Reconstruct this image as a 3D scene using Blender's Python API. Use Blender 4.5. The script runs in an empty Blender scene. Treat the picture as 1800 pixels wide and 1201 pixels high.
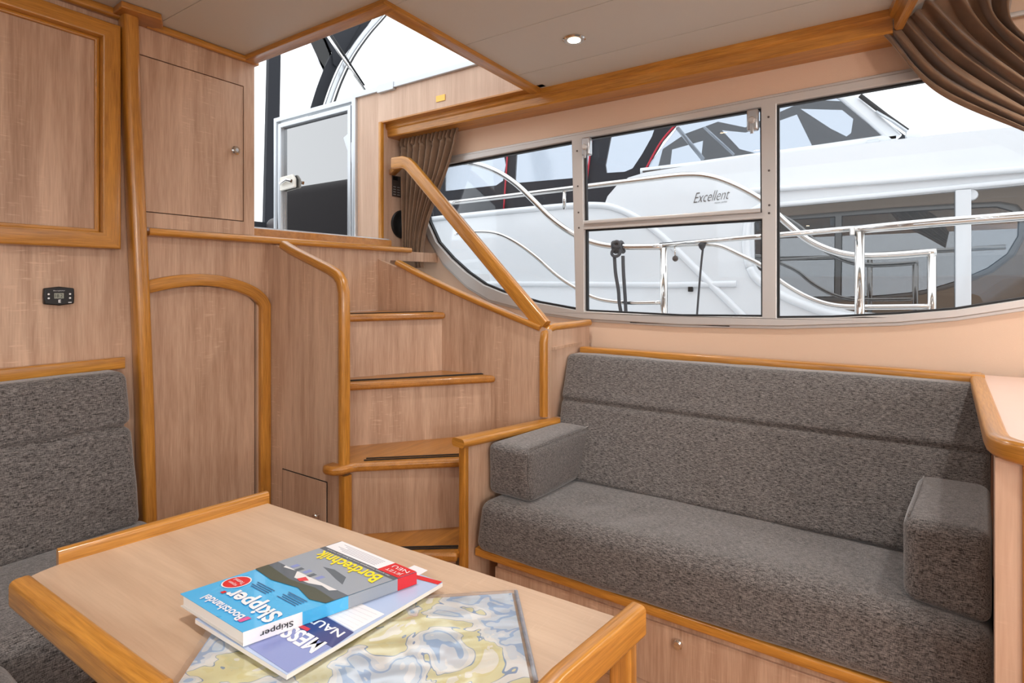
import bpy, bmesh, math, random
from mathutils import Vector, noise
from mathutils.geometry import tessellate_polygon
random.seed(4)
V = Vector
SC = bpy.context.scene
COL = SC.collection

# ------------------------------------------------------------------ camera, sky, exposure
F = 974.0                      # focal length in pixels of the 1800 px wide frame
TH = math.atan2(.555, .832)    # heading, measured from +X (athwart) towards +Y (forward bulkhead)
CT, ST = math.cos(TH), math.sin(TH)
H = 1.17                       # eye height above the saloon floor
cam_d = bpy.data.cameras.new('camera')
cam = bpy.data.objects.new('camera', cam_d); COL.objects.link(cam)
cam.location = (0, 0, H)
cam.rotation_euler = (math.pi/2, 0, TH - math.pi/2)
cam_d.sensor_width = 36; cam_d.lens = F/1800*36
cam_d.shift_y = -100.5/1800
cam_d.clip_start = .05
SC.camera = cam

world = bpy.data.worlds.new('sky'); SC.world = world; world.use_nodes = True
wn = world.node_tree
wn.nodes['Background'].inputs[0].default_value = (.93, .965, 1, 1)
wn.nodes['Background'].inputs[1].default_value = 1.0

def portal(loc, rot, sx, sy):
    l = bpy.data.lights.new('window_portal', 'AREA'); l.shape = 'RECTANGLE'; l.size = sx; l.size_y = sy
    l.cycles.is_portal = True
    o = bpy.data.objects.new('window_portal', l); COL.objects.link(o); o.location = loc; o.rotation_euler = rot
R90 = math.pi/2
portal((2.45, .6, 1.45), (0, R90, 0), 1.1, 3.4)
portal((-1.42, -.2, 1.4), (0, -R90, 0), 1.3, 3.6)
portal((.45, -2.42, 1.4), (R90, 0, 0), 3.4, 1.3)
portal((1.65, 1.9, 2.5), (0, 0, 0), 1.1, 1.5)
SUNNY = None
SC.view_settings.view_transform = 'Standard'
SC.view_settings.look = 'None'
SC.view_settings.gamma = 1
SC.view_settings.use_curve_mapping = False
SC.view_settings.exposure = 1.05
SC.cycles.use_denoising = True
SC.cycles.max_bounces = 10
SC.cycles.diffuse_bounces = 6
SC.cycles.transparent_max_bounces = 16
SC.cycles.sample_clamp_indirect = 6
LAMP_W = 13.0

# ------------------------------------------------------------------ helpers
def ray(x, y):
    u = (x-900)/F; v = (500-y)/F
    return CT+u*ST, ST-u*CT, v
def P(x, y, X=None, Y=None, Z=None):
    """point of the real plane X=, Y= or Z= whose picture measurement is (x, y)"""
    a, b, v = ray(x, y)
    t = X/a if X is not None else Y/b if Y is not None else (Z-H)/v
    return V((t*a, t*b, H+t*v))
def Wx(z): return 2.322-.052*(z-H)          # the window wall leans inboard a little
def W(x, y):
    a, b, v = ray(x, y); t = 2.322/(a+.052*v)
    return V((t*a, t*b, H+t*v))

def lin(c):
    return tuple(((q/255)/12.92 if q/255 <= .04045 else ((q/255+.055)/1.055)**2.4) for q in c)+(1,)

def new_mat(name):
    m = bpy.data.materials.new(name); m.use_nodes = True
    nt = m.node_tree; b = nt.nodes['Principled BSDF']
    return m, nt, b
def plain(name, col, rough=.5, metal=0, coat=0, bump=0, bscale=300, emit=None, spec=.5):
    m, nt, b = new_mat(name)
    b.inputs['Base Color'].default_value = lin(col)
    b.inputs['Roughness'].default_value = rough
    b.inputs['Metallic'].default_value = metal
    b.inputs['Coat Weight'].default_value = coat
    b.inputs['Specular IOR Level'].default_value = spec
    if emit:
        b.inputs['Emission Color'].default_value = lin(emit[0]); b.inputs['Emission Strength'].default_value = emit[1]
    tc = nt.nodes.new('ShaderNodeTexCoord'); n = nt.nodes.new('ShaderNodeTexNoise')
    n.inputs['Scale'].default_value = bscale; nt.links.new(tc.outputs['Object'], n.inputs['Vector'])
    if bump:
        bp = nt.nodes.new('ShaderNodeBump'); bp.inputs['Strength'].default_value = bump; bp.inputs['Distance'].default_value = .001
        nt.links.new(n.outputs[0], bp.inputs['Height']); nt.links.new(bp.outputs[0], b.inputs['Normal'])
    else:
        mr = nt.nodes.new('ShaderNodeMapRange'); mr.inputs['To Min'].default_value = max(0, rough-.03); mr.inputs['To Max'].default_value = rough+.03
        n.inputs['Scale'].default_value = 20
        nt.links.new(n.outputs[0], mr.inputs[0]); nt.links.new(mr.outputs[0], b.inputs['Roughness'])
    return m

def wood(name, dark, light, axis='z', rough=.45, coat=0., scale=1., flecks=.0, contrast=1., bands=1.):
    """grain stretched along one axis (or along U of the swept trims)"""
    m, nt, b = new_mat(name); N = nt.nodes.new; L = nt.links.new
    tc = N('ShaderNodeTexCoord'); oi = N('ShaderNodeObjectInfo')
    add = N('ShaderNodeVectorMath'); add.operation = 'MULTIPLY_ADD'
    L(tc.outputs['UV' if axis == 'uv' else 'Object'], add.inputs[0]); add.inputs[1].default_value = (1, 1, 1)
    cmb = N('ShaderNodeCombineXYZ')
    mu = N('ShaderNodeMath'); mu.operation = 'MULTIPLY'; mu.inputs[1].default_value = 13.7
    L(oi.outputs['Random'], mu.inputs[0])
    for k in range(3): L(mu.outputs[0], cmb.inputs[k])
    L(cmb.outputs[0], add.inputs[2])
    lo, hi = 1.6*scale, 26*scale
    sc = {'z': (hi, hi, lo), 'x': (lo, hi, hi), 'y': (hi, lo, hi), 'uv': (lo, hi, hi)}[axis]
    def nz(mult, along, detail, dist=0.):
        mp = N('ShaderNodeMapping'); mp.inputs['Scale'].default_value = tuple(s*mult*(along if s == lo else 1) for s in sc)
        L(add.outputs[0], mp.inputs[0]); t = N('ShaderNodeTexNoise')
        t.inputs['Scale'].default_value = 1; t.inputs['Detail'].default_value = detail; t.inputs['Distortion'].default_value = dist
        L(mp.outputs[0], t.inputs['Vector']); return t
    big = nz(.42, 1.3, 4, 1.2); mid = nz(1.6, 1, 5, .4); fine = nz(9, .8, 3)
    def comb(a, wa, c, wc):
        q = N('ShaderNodeMath'); q.operation = 'MULTIPLY'; q.inputs[1].default_value = wa; L(a, q.inputs[0])
        r = N('ShaderNodeMath'); r.operation = 'MULTIPLY_ADD'; r.inputs[1].default_value = wc; L(c, r.inputs[0]); L(q.outputs[0], r.inputs[2])
        return r.outputs[0]
    s = comb(big.outputs[0], .5*bands, mid.outputs[0], .3)
    s = comb(s, 1, fine.outputs[0], .2+.5*(1-bands))
    if flecks:
        # short cross flecks (saw marks) as on sawn oak
        mp = N('ShaderNodeMapping'); mp.inputs['Scale'].default_value = tuple((150 if q == lo else 22) for q in sc)
        L(add.outputs[0], mp.inputs[0]); t = N('ShaderNodeTexNoise'); t.inputs['Scale'].default_value = 1; t.inputs['Detail'].default_value = 2
        L(mp.outputs[0], t.inputs['Vector'])
        msk = nz(.25, 2.2, 1)
        r1 = N('ShaderNodeMapRange'); r1.inputs[1].default_value = .6; r1.inputs[2].default_value = .75; L(t.outputs[0], r1.inputs[0])
        r2 = N('ShaderNodeMapRange'); r2.inputs[1].default_value = .52; r2.inputs[2].default_value = .68; L(msk.outputs[0], r2.inputs[0])
        mm = N('ShaderNodeMath'); mm.operation = 'MULTIPLY'; L(r1.outputs[0], mm.inputs[0]); L(r2.outputs[0], mm.inputs[1])
        s = comb(s, 1, mm.outputs[0], flecks)
    mr = N('ShaderNodeMapRange'); mr.inputs[1].default_value = .5-.17/contrast; mr.inputs[2].default_value = .5+.17/contrast
    L(s, mr.inputs[0])
    mx = N('ShaderNodeMix'); mx.data_type = 'RGBA'
    mx.inputs[6].default_value = lin(dark); mx.inputs[7].default_value = lin(light)
    L(mr.outputs[0], mx.inputs[0]); L(mx.outputs[2], b.inputs['Base Color'])
    b.inputs['Roughness'].default_value = rough; b.inputs['Coat Weight'].default_value = coat; b.inputs['Coat Roughness'].default_value = .16
    bp = N('ShaderNodeBump'); bp.inputs['Strength'].default_value = .12; bp.inputs['Distance'].default_value = .0006
    L(fine.outputs[0], bp.inputs['Height']); L(bp.outputs[0], b.inputs['Normal'])
    return m

def tweed(name, dark, light, along):
    """flecked weave: threads along `along` dominate, upright threads show through"""
    m, nt, b = new_mat(name); N = nt.nodes.new; L = nt.links.new
    tc = N('ShaderNodeTexCoord'); acc = None
    hi = 560
    for ax, lo, w in ((along, 84, .50), ('z', 120, .26), ('x' if along == 'y' else 'y', 120, .24)):
        sc = tuple(lo if c == ax else hi for c in 'xyz')
        mp = N('ShaderNodeMapping'); mp.inputs['Scale'].default_value = sc; L(tc.outputs['Object'], mp.inputs[0])
        t = N('ShaderNodeTexNoise'); t.inputs['Scale'].default_value = 1; t.inputs['Detail'].default_value = 1; L(mp.outputs[0], t.inputs['Vector'])
        a = N('ShaderNodeMath'); a.operation = 'MULTIPLY_ADD'; a.inputs[1].default_value = w; a.inputs[2].default_value = 0
        L(t.outputs[0], a.inputs[0])
        if acc: L(acc, a.inputs[2])
        acc = a.outputs[0]
    mr = N('ShaderNodeMapRange'); mr.inputs[1].default_value = .38; mr.inputs[2].default_value = .66; L(acc, mr.inputs[0])
    mx = N('ShaderNodeMix'); mx.data_type = 'RGBA'; mx.inputs[6].default_value = lin(dark); mx.inputs[7].default_value = lin(light)
    L(mr.outputs[0], mx.inputs[0]); L(mx.outputs[2], b.inputs['Base Color'])
    b.inputs['Roughness'].default_value = .85; b.inputs['Specular IOR Level'].default_value = .3
    b.inputs['Sheen Weight'].default_value = .45; b.inputs['Sheen Roughness'].default_value = .45
    bp = N('ShaderNodeBump'); bp.inputs['Strength'].default_value = .4; bp.inputs['Distance'].default_value = .001
    L(acc, bp.inputs['Height']); L(bp.outputs[0], b.inputs['Normal'])
    return m

def glass_mat(name, tint, refl, rough=.0, rcol=(255, 255, 255), fk=1.):
    """a thin pane: tinted see-through with a mirror share"""
    m, nt, b = new_mat(name); N = nt.nodes.new; L = nt.links.new
    nt.nodes.remove(b); out = nt.nodes['Material Output']
    tr = N('ShaderNodeBsdfTransparent'); tr.inputs[0].default_value = lin(tint)
    gl = N('ShaderNodeBsdfGlossy'); gl.inputs['Roughness'].default_value = rough; gl.inputs[0].default_value = lin(rcol)
    fr = N('ShaderNodeFresnel'); fr.inputs[0].default_value = 1.5
    ad = N('ShaderNodeMath'); ad.operation = 'MULTIPLY_ADD'; ad.use_clamp = True; ad.inputs[1].default_value = fk; ad.inputs[2].default_value = refl
    L(fr.outputs[0], ad.inputs[0])
    mx = N('ShaderNodeMixShader'); L(ad.outputs[0], mx.inputs[0]); L(tr.outputs[0], mx.inputs[1]); L(gl.outputs[0], mx.inputs[2])
    L(mx.outputs[0], out.inputs[0])
    return m

LD, LL = (164, 130, 105), (210, 178, 152)
M = dict(
    lam=wood('oak_laminate', LD, LL, 'z', .42, flecks=.2, contrast=1.15, scale=1.2, bands=.85),
    lamh=wood('oak_laminate_lying', LD, LL, 'z', .42, flecks=.2, contrast=1.15, scale=1.2, bands=.85),
    coam=wood('oak_laminate_pale', (186, 152, 128), (218, 188, 164), 'z', .4, flecks=.1),
    table=wood('table_laminate', (184, 154, 128), (214, 187, 160), 'y', .34, flecks=.06, contrast=.9),
    oak=wood('lacquered_oak', (142, 88, 24), (214, 150, 62), 'uv', .3, .5, 1.5, contrast=.95, bands=.6),
    oakx=wood('lacquered_oak_tread', (136, 84, 26), (198, 134, 56), 'x', .3, .4, 1.4, contrast=.9, bands=.7),
    oaky=wood('lacquered_oak_lying', (144, 88, 26), (208, 144, 62), 'y', .3, .4, 1.4, contrast=.9, bands=.7),
    fabric=tweed('grey_tweed', (38, 35, 34), (140, 134, 131), 'y'),
    fabricx=tweed('grey_tweed_bench', (38, 35, 34), (140, 134, 131), 'x'),
    ceil=plain('ceiling_vinyl', (208, 206, 198), .6, bump=.25, bscale=700),
    wallp=plain('pink_wall_covering', (220, 192, 168), .75, bump=.4, bscale=500),
    alu=plain('champagne_aluminium', (204, 201, 198), .4, .4),
    alus=plain('silver_aluminium', (196, 200, 204), .3, .7),
    chrome=plain('polished_steel', (225, 222, 218), .09, 1),
    rubber=plain('black_rubber', (18, 18, 20), .5),
    black=plain('black_plastic', (20, 20, 21), .4),
    dark=plain('dark_gap', (30, 22, 17), .8),
    gel=plain('white_gelcoat', (224, 227, 230), .22, coat=.4),
    gelg=plain('white_gelcoat_satin', (226, 228, 230), .3),  # white gelcoat without the glossy coat
    canvas=plain('navy_canvas', (40, 42, 48), .85, bump=.3),
    red=plain('red_piping', (190, 40, 60), .5),
    rope=plain('grey_rope', (84, 86, 90), .9, bump=.8, bscale=200),
    velvet=None, white=plain('white_paper', (238, 238, 238), .45),
    glass=glass_mat('window_glass', (250, 251, 252), .0, fk=.4),
    tint=glass_mat('tinted_glass', (120, 130, 138), .13),
    tintd=glass_mat('smoked_acrylic', (44, 38, 42), .28),
    clear=glass_mat('clear_canvas_window', (205, 210, 216), .02, .1),
    floorm=wood('floor_wood', (150, 104, 70), (190, 142, 100), 'y', .4),
    lamp=plain('lamp_glass', (255, 240, 215), .3, emit=((255, 225, 180), 14)),
    screen=plain('lcd_grey', (150, 154, 140), .3),
    steelplate=plain('grey_label_plate', (92, 84, 80), .4, .4),
)
def curtain_mat():
    m, nt, b = new_mat('brown_suede_curtain'); N = nt.nodes.new; L = nt.links.new
    tc = N('ShaderNodeTexCoord'); t = N('ShaderNodeTexNoise'); t.inputs['Scale'].default_value = 16; t.inputs['Detail'].default_value = 6
    L(tc.outputs['Object'], t.inputs['Vector'])
    mx = N('ShaderNodeMix'); mx.data_type = 'RGBA'; mx.inputs[6].default_value = lin((98, 76, 58)); mx.inputs[7].default_value = lin((140, 112, 88))
    L(t.outputs[0], mx.inputs[0]); L(mx.outputs[2], b.inputs['Base Color'])
    b.inputs['Roughness'].default_value = .85; b.inputs['Sheen Weight'].default_value = .5; b.inputs['Sheen Roughness'].default_value = .4
    return m
M['velvet'] = curtain_mat()

def setp(o, label=None, cat=None, group=None, kind=None):
    if label: o['label'] = label
    if cat: o['category'] = cat
    if group: o['group'] = group
    if kind: o['kind'] = kind
    return o
def thing(name, label, cat, loc=(0, 0, 0), group=None, kind=None):
    o = bpy.data.objects.new(name, None); COL.objects.link(o); o.location = loc; o.empty_display_size = .1
    return setp(o, label, cat, group, kind)
def root_offset(p):
    q = V((0, 0, 0))
    while p is not None: q += p.location; p = p.parent
    return q
def link(name, bm, mat, parent=None, smooth=False, bevel=0, label=None, seg=2):
    bmesh.ops.recalc_face_normals(bm, faces=bm.faces[:])
    me = bpy.data.meshes.new(name); bm.to_mesh(me); bm.free()
    for m in (mat if isinstance(mat, (list, tuple)) else [mat]): me.materials.append(m)
    if smooth:
        for p in me.polygons: p.use_smooth = True
    o = bpy.data.objects.new(name, me); COL.objects.link(o)
    if parent is not None:
        o.parent = parent; o.location = -root_offset(parent)
    if bevel:
        b = o.modifiers.new('bevel', 'BEVEL'); b.width = bevel; b.segments = seg; b.limit_method = 'ANGLE'; b.angle_limit = .6
        for p in me.polygons: p.use_smooth = True
        try:
            me.set_sharp_from_angle(angle=.6)
        except Exception: pass
    if label: o['label'] = label
    return o
def bm_box(bm, a, b):
    x0, x1 = sorted((a[0], b[0])); y0, y1 = sorted((a[1], b[1])); z0, z1 = sorted((a[2], b[2]))
    vs = [bm.verts.new((x, y, z)) for z in (z0, z1) for x, y in ((x0, y0), (x1, y0), (x1, y1), (x0, y1))]
    for f in ((0, 3, 2, 1), (4, 5, 6, 7), (0, 1, 5, 4), (1, 2, 6, 5), (2, 3, 7, 6), (3, 0, 4, 7)):
        bm.faces.new([vs[i] for i in f])
def box(name, a, b, mat, parent=None, bevel=.0, label=None):
    bm = bmesh.new(); bm_box(bm, a, b); return link(name, bm, mat, parent, bevel=bevel, label=label)
def bm_slab(bm, loops, off):
    """flat polygon (first loop) with holes (others), thickened by the vector off"""
    off = V(off); loops = [[V(p) for p in l] for l in loops]
    if len(loops) == 1:
        l = loops[0]; f = [bm.verts.new(p) for p in l]; b = [bm.verts.new(p+off) for p in l]; n = len(l)
        bm.faces.new(f); bm.faces.new(b[::-1])
        for i in range(n): bm.faces.new((f[i], f[(i+1) % n], b[(i+1) % n], b[i]))
        return
    tris = tessellate_polygon(loops)
    flat = [p for l in loops for p in l]
    f = [bm.verts.new(p) for p in flat]; b = [bm.verts.new(p+off) for p in flat]
    for t in tris:
        try:
            bm.faces.new([f[i] for i in t]); bm.faces.new([b[i] for i in reversed(t)])
        except ValueError: pass
    k = 0
    for l in loops:
        n = len(l)
        for i in range(n):
            j = (i+1) % n
            bm.faces.new((f[k+i], f[k+j], b[k+j], b[k+i]))
        k += n
def slab(name, loops, off, mat, parent=None, bevel=0, label=None):
    bm = bmesh.new(); bm_slab(bm, loops, off); return link(name, bm, mat, parent, bevel=bevel, label=label)
def rrect(w, h, r, n=3):
    r = min(r, w/2-1e-4, h/2-1e-4); out = []
    for cx, cy, a0 in ((w/2-r, h/2-r, 0), (-w/2+r, h/2-r, 90), (-w/2+r, -h/2+r, 180), (w/2-r, -h/2+r, 270)):
        for k in range(n+1):
            a = math.radians(a0+90*k/n); out.append((cx+r*math.cos(a), cy+r*math.sin(a)))
    return out
def bm_sweep(bm, pts, prof, side, closed=False):
    """sweep a profile (a along `side`, b across it in the plane) along a polyline with mitred corners"""
    side = V(side).normalized(); pts = [V(p) for p in pts]; n = len(pts)
    uvl = bm.loops.layers.uv.verify(); rings = []; dist = 0; ds = []
    for i, p in enumerate(pts):
        if closed: d0 = (p-pts[i-1]).normalized(); d1 = (pts[(i+1) % n]-p).normalized()
        else:
            d0 = (p-pts[i-1]).normalized() if i else (pts[1]-p).normalized()
            d1 = (pts[i+1]-p).normalized() if i < n-1 else d0
        t = (d0+d1).normalized(); nn = t.cross(side).normalized()
        k = 1/max(.35, t.dot(d1)); sd = nn.cross(t).normalized() if abs(t.dot(side)) > 1e-3 else side
        if i: dist += (p-pts[i-1]).length
        ds.append(dist)
        rings.append([bm.verts.new(p+sd*a+nn*b*k) for a, b in prof])
    m = len(prof); per = [0]
    for j in range(m):
        a = prof[j]; b = prof[(j+1) % m]; per.append(per[-1]+math.hypot(a[0]-b[0], a[1]-b[1]))
    def quad(i, i2, u0, u1):
        for j in range(m):
            k = (j+1) % m
            f = bm.faces.new((rings[i][j], rings[i][k], rings[i2][k], rings[i2][j]))
            for lp, uv in zip(f.loops, ((u0, per[j]), (u0, per[j+1]), (u1, per[j+1]), (u1, per[j]))): lp[uvl].uv = uv
    for i in range(n-1): quad(i, i+1, ds[i], ds[i+1])
    if closed: quad(n-1, 0, ds[-1], ds[-1]+(pts[0]-pts[-1]).length)
    else:
        for r, u in ((rings[0], 0), (rings[-1], ds[-1])):
            f = bm.faces.new(r)
            for lp, (a, b) in zip(f.loops, prof): lp[uvl].uv = (u+b, a)
def sweep(name, pts, w, h, side, mat, parent=None, r=.006, label=None, closed=False, n=3):
    bm = bmesh.new(); bm_sweep(bm, pts, rrect(w, h, r, n), side, closed)
    o = link(name, bm, mat, parent, smooth=True, label=label)
    try: o.data.set_sharp_from_angle(angle=.7)
    except Exception: pass
    return o
def curve_pts(ctrl, n=8):
    """Catmull-Rom through the control points"""
    c = [V(p) for p in ctrl]; c = [c[0]*2-c[1]]+c+[c[-1]*2-c[-2]]; out = []
    for i in range(1, len(c)-2):
        for k in range(n):
            t = k/n; a, b, d, e = c[i-1], c[i], c[i+1], c[i+2]
            out.append(.5*((2*b)+(d-a)*t+(2*a-5*b+4*d-e)*t*t+(3*b-a-3*d+e)*t**3))
    out.append(c[-2]); return out
def circ(r, n=10): return [(r*math.cos(2*math.pi*k/n), r*math.sin(2*math.pi*k/n)) for k in range(n)]
def tube(name, pts, r, mat, parent=None, side=(1, 0, 0), n=10, label=None):
    bm = bmesh.new(); bm_sweep(bm, pts, circ(r, n), side); return link(name, bm, mat, parent, smooth=True, label=label)
def lathe(name, prof, origin, axis, mat, parent=None, n=28, label=None, sc2=(1, 1)):
    """prof = (radius, height along the axis)"""
    ax = V(axis).normalized(); e1 = ax.orthogonal().normalized(); e2 = ax.cross(e1); o = V(origin); bm = bmesh.new(); rings = []
    if abs(ax.z) < .5: e2 = V((0, 0, 1)); e1 = e2.cross(ax).normalized()
    for r, h in prof:
        rings.append([bm.verts.new(o+ax*h+e1*r*sc2[0]*math.cos(2*math.pi*k/n)+e2*r*sc2[1]*math.sin(2*math.pi*k/n)) for k in range(n)])
    for a, b in zip(rings, rings[1:]):
        for k in range(n): bm.faces.new((a[k], a[(k+1) % n], b[(k+1) % n], b[k]))
    bm.faces.new(rings[0]); bm.faces.new(rings[-1])
    ob = link(name, bm, mat, parent, smooth=True, label=label)
    try: ob.data.set_sharp_from_angle(angle=.6)
    except Exception: pass
    return ob
def surf(name, fn, nu, nv, mat, parent=None, thick=0, label=None):
    bm = bmesh.new(); g = [[bm.verts.new(fn(i/nu, j/nv)) for j in range(nv+1)] for i in range(nu+1)]
    for i in range(nu):
        for j in range(nv): bm.faces.new((g[i][j], g[i+1][j], g[i+1][j+1], g[i][j+1]))
    o = link(name, bm, mat, parent, smooth=True, label=label)
    if thick:
        s = o.modifiers.new('solid', 'SOLIDIFY'); s.thickness = thick; s.offset = 0
    return o
def text(name, body, origin, ex, ey, width, height, mat, parent=None, shear=0, bold=0):
    """flat lettering fitted to width x height; origin = lower left, ex = reading direction, ey = up"""
    cu = bpy.data.curves.new(name, 'FONT'); cu.body = body; cu.size = 1; cu.shear = shear; cu.offset = bold
    cu.resolution_u = 3
    tmp = bpy.data.objects.new(name, cu); COL.objects.link(tmp)
    bpy.context.view_layer.update()
    me = bpy.data.meshes.new_from_object(tmp.evaluated_get(bpy.context.evaluated_depsgraph_get()))
    bpy.data.objects.remove(tmp); bpy.data.curves.remove(cu)
    xs = [v.co.x for v in me.vertices]; ys = [v.co.y for v in me.vertices]
    x0, x1, y0, y1 = min(xs), max(xs), min(ys), max(ys)
    ex = V(ex).normalized(); ey = V(ey).normalized(); o0 = V(origin)
    sx = width/(x1-x0); sy = height/(y1-y0) if height else sx
    for v in me.vertices: v.co = o0+ex*(v.co.x-x0)*sx+ey*(v.co.y-y0)*sy
    me.materials.clear(); me.materials.append(mat)
    o = bpy.data.objects.new(name, me); COL.objects.link(o)
    if parent is not None: o.parent = parent; o.location = -root_offset(parent)
    return o
def soft(name, c, r, mat, parent=None, puff=(0, 0, 0), wr=.0, m=14, post=None, label=None, wscale=5.):
    """upholstered block: 8 corners c[i][j][k], rounded by r, faces puffed per axis, slight wrinkles"""
    c = [[[V(c[i][j][k]) for k in (0, 1)] for j in (0, 1)] for i in (0, 1)]
    size = [((c[1][0][0]-c[0][0][0]).length+(c[1][1][1]-c[0][1][1]).length)/2,
            ((c[0][1][0]-c[0][0][0]).length+(c[1][1][1]-c[1][0][1]).length)/2,
            ((c[0][0][1]-c[0][0][0]).length+(c[1][1][1]-c[1][1][0]).length)/2]
    def ticks(s):
        k = max(4, int(m*s/max(size)*1.5)); a = [r*q/4 for q in range(4)]
        return a+[r+(s-2*r)*q/k for q in range(k)]+[s-r+r*q/4 for q in range(5)]
    T = [ticks(s) for s in size]
    bm = bmesh.new(); cache = {}
    def vert(i, j, k):
        key = (i, j, k)
        if key in cache: return cache[key]
        q = V((T[0][i], T[1][j], T[2][k]))
        core = V([min(max(q[a], r), size[a]-r) for a in range(3)]); d = q-core
        q2 = core+d.normalized()*r if d.length > 1e-9 else q
        p = [q2[a]/size[a] for a in range(3)]
        w = lambda a, b, t: a*(1-t)+b*t
        pos = w(w(w(c[0][0][0], c[1][0][0], p[0]), w(c[0][1][0], c[1][1][0], p[0]), p[1]),
                w(w(c[0][0][1], c[1][0][1], p[0]), w(c[0][1][1], c[1][1][1], p[0]), p[1]), p[2])
        ax = [(c[1][0][0]-c[0][0][0]).normalized(), (c[0][1][0]-c[0][0][0]).normalized(), (c[0][0][1]-c[0][0][0]).normalized()]
        sh = [max(0, 1-(2*p[a]-1)**4) for a in range(3)]
        for a in range(3):
            o1, o2 = [b for b in range(3) if b != a]
            pos += ax[a]*puff[a]*(2*p[a]-1)*sh[o1]*sh[o2]
        if wr:
            nv = noise.noise(pos*wscale)+.5*noise.noise(pos*wscale*2.3)
            dd = d.normalized() if d.length > 1e-9 else V((0, 0, 1))
            pos += dd*wr*nv
        if post: pos = post(pos, p)
        cache[key] = bm.verts.new(pos); return cache[key]
    n = [len(t)-1 for t in T]
    def face(f):
        try: bm.faces.new(f)
        except ValueError: pass
    for a in range(3):
        b1, b2 = [b for b in range(3) if b != a]
        for e in (0, n[a]):
            for i in range(n[b1]):
                for j in range(n[b2]):
                    q = []
                    for di, dj in ((0, 0), (1, 0), (1, 1), (0, 1)):
                        idx = [0, 0, 0]; idx[a] = e; idx[b1] = i+di; idx[b2] = j+dj; q.append(vert(*idx))
                    face(q)
    bmesh.ops.remove_doubles(bm, verts=bm.verts[:], dist=1e-5)
    return link(name, bm, mat, parent, smooth=True, label=label)
def hexa(x0, x1, y0, y1, z0, z1):
    return [[[(x, y, z) for z in (z0, z1)] for y in (y0, y1)] for x in (x0, x1)]
def arc(cx, cz, r, a0, a1, n):
    return [(cx+r*math.cos(math.radians(a0+(a1-a0)*k/n)), cz+r*math.sin(math.radians(a0+(a1-a0)*k/n))) for k in range(n+1)]

YB = 2.05      # forward bulkhead
CZ = 2.05      # ceiling
# ------------------------------------------------------------------ the shell
fl = box('floor', (-1.45, -2.45, -.05), (2.45, 2.3, 0), M['dark']); setp(fl, kind='structure')
for k in range(22):
    box('plank', (-1.44+k*.175, -2.44, 0), (-1.268+k*.175, 2.04, .008), M['floorm'], fl, .001)

# forward bulkhead, left part with the arched doorway, foot of the stairs
wl = thing('wall_left', None, None, kind='structure')
arch_in = [(.885, .02), (1.262, .02)]+[(1.262, 1.10)]
xa = [(1.235, 1.126), (1.19, 1.148), (1.14, 1.160), (1.08, 1.167), (1.018, 1.168), (.95, 1.160), (.885, 1.145)]
door_loop = arch_in+xa
slab('bulkhead', [[(-1.45, YB, 0), (-1.45, YB, CZ), (.83, YB, CZ), (.83, YB, 1.35), (1.34, YB, 1.35), (1.34, YB, 0)],
                 [(x, YB, z) for x, z in door_loop]], (0, .03, 0), M['lam'], wl)
for x in (-.95, -.28, .36):   # panel joints
    pass
# front wall of the recess right of the companionway, coaming
wb = thing('wall_back', None, None, kind='structure')
box('recess_panel', (2.116, 2.26, 1.2), (2.40, 2.29, 2.05), M['coam'], wb)
slab('coaming_panel', [[(2.10, 1.24, CZ), (2.10, 1.24, 2.22), (2.10, 2.44, 2.22), (2.10, 2.44, 1.30), (2.10, 2.25, 1.30), (2.10, 2.25, CZ)]], (.03, 0, 0), M['coam'], wb)
box('sill', (1.25, 2.17, 1.33), (2.10, 2.36, 1.405), M['oaky'], wb, .004)
box('sill_cap', (1.25, 2.19, 1.405), (2.10, 2.38, 1.412), M['alus'], wb)
sweep('edging', [(2.100, 2.252, 1.335), (2.100, 2.252, 2.045)], .026, .02, (1, 0, 0), M['oak'], wb, .005)
sweep('coaming_rail', [(2.10, 1.24, 2.225), (2.10, 2.455, 2.225), (2.10, 2.455, 1.35)], .035, .03, (1, 0, 0), M['alus'], wb, .003)
box('rail_joint', (2.078, 2.14, 2.2), (2.10, 2.26, 2.243), M['alus'], wb, .002, label='short wooden-brown joint sleeve on the rail')
box('catch_plate', P(767, 169.5, X=2.0985), P(782, 176, X=2.096), plain('brass_plate', (226, 178, 90), .35, .5), wb)

# window wall
OUT = [(2.10, 1.845), (1.901, 1.856), (1.169, 1.866), (.69, 1.876), (.374, 1.884), (-.081, 1.892), (-.5, 1.893), (-.85, 1.885), (-.96, 1.85), (-1.02, 1.76), (-1.02, 1.6),
       (-.95, 1.42), (-.80, 1.27), (-.6, 1.165), (-.37, 1.087), (-.204, 1.05), (-.046, 1.027), (.306, 1.0), (.704, .990), (1.142, .998), (1.4, 1.022), (1.683, 1.076), (1.834, 1.149), (1.995, 1.276), (2.10, 1.42), (2.15, 1.55), (2.15, 1.77)]
def wp(y, z, d=0): return V((Wx(z)-d, y, z))
wr = thing('wall_right', None, None, kind='structure')
slab('wall_lining', [[wp(2.3, 0), wp(2.3, 2.1), wp(-2.45, 2.1), wp(-2.45, 0)], [wp(y, z) for y, z in OUT]], (.06, 0, 0), M['wallp'], wr)
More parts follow.
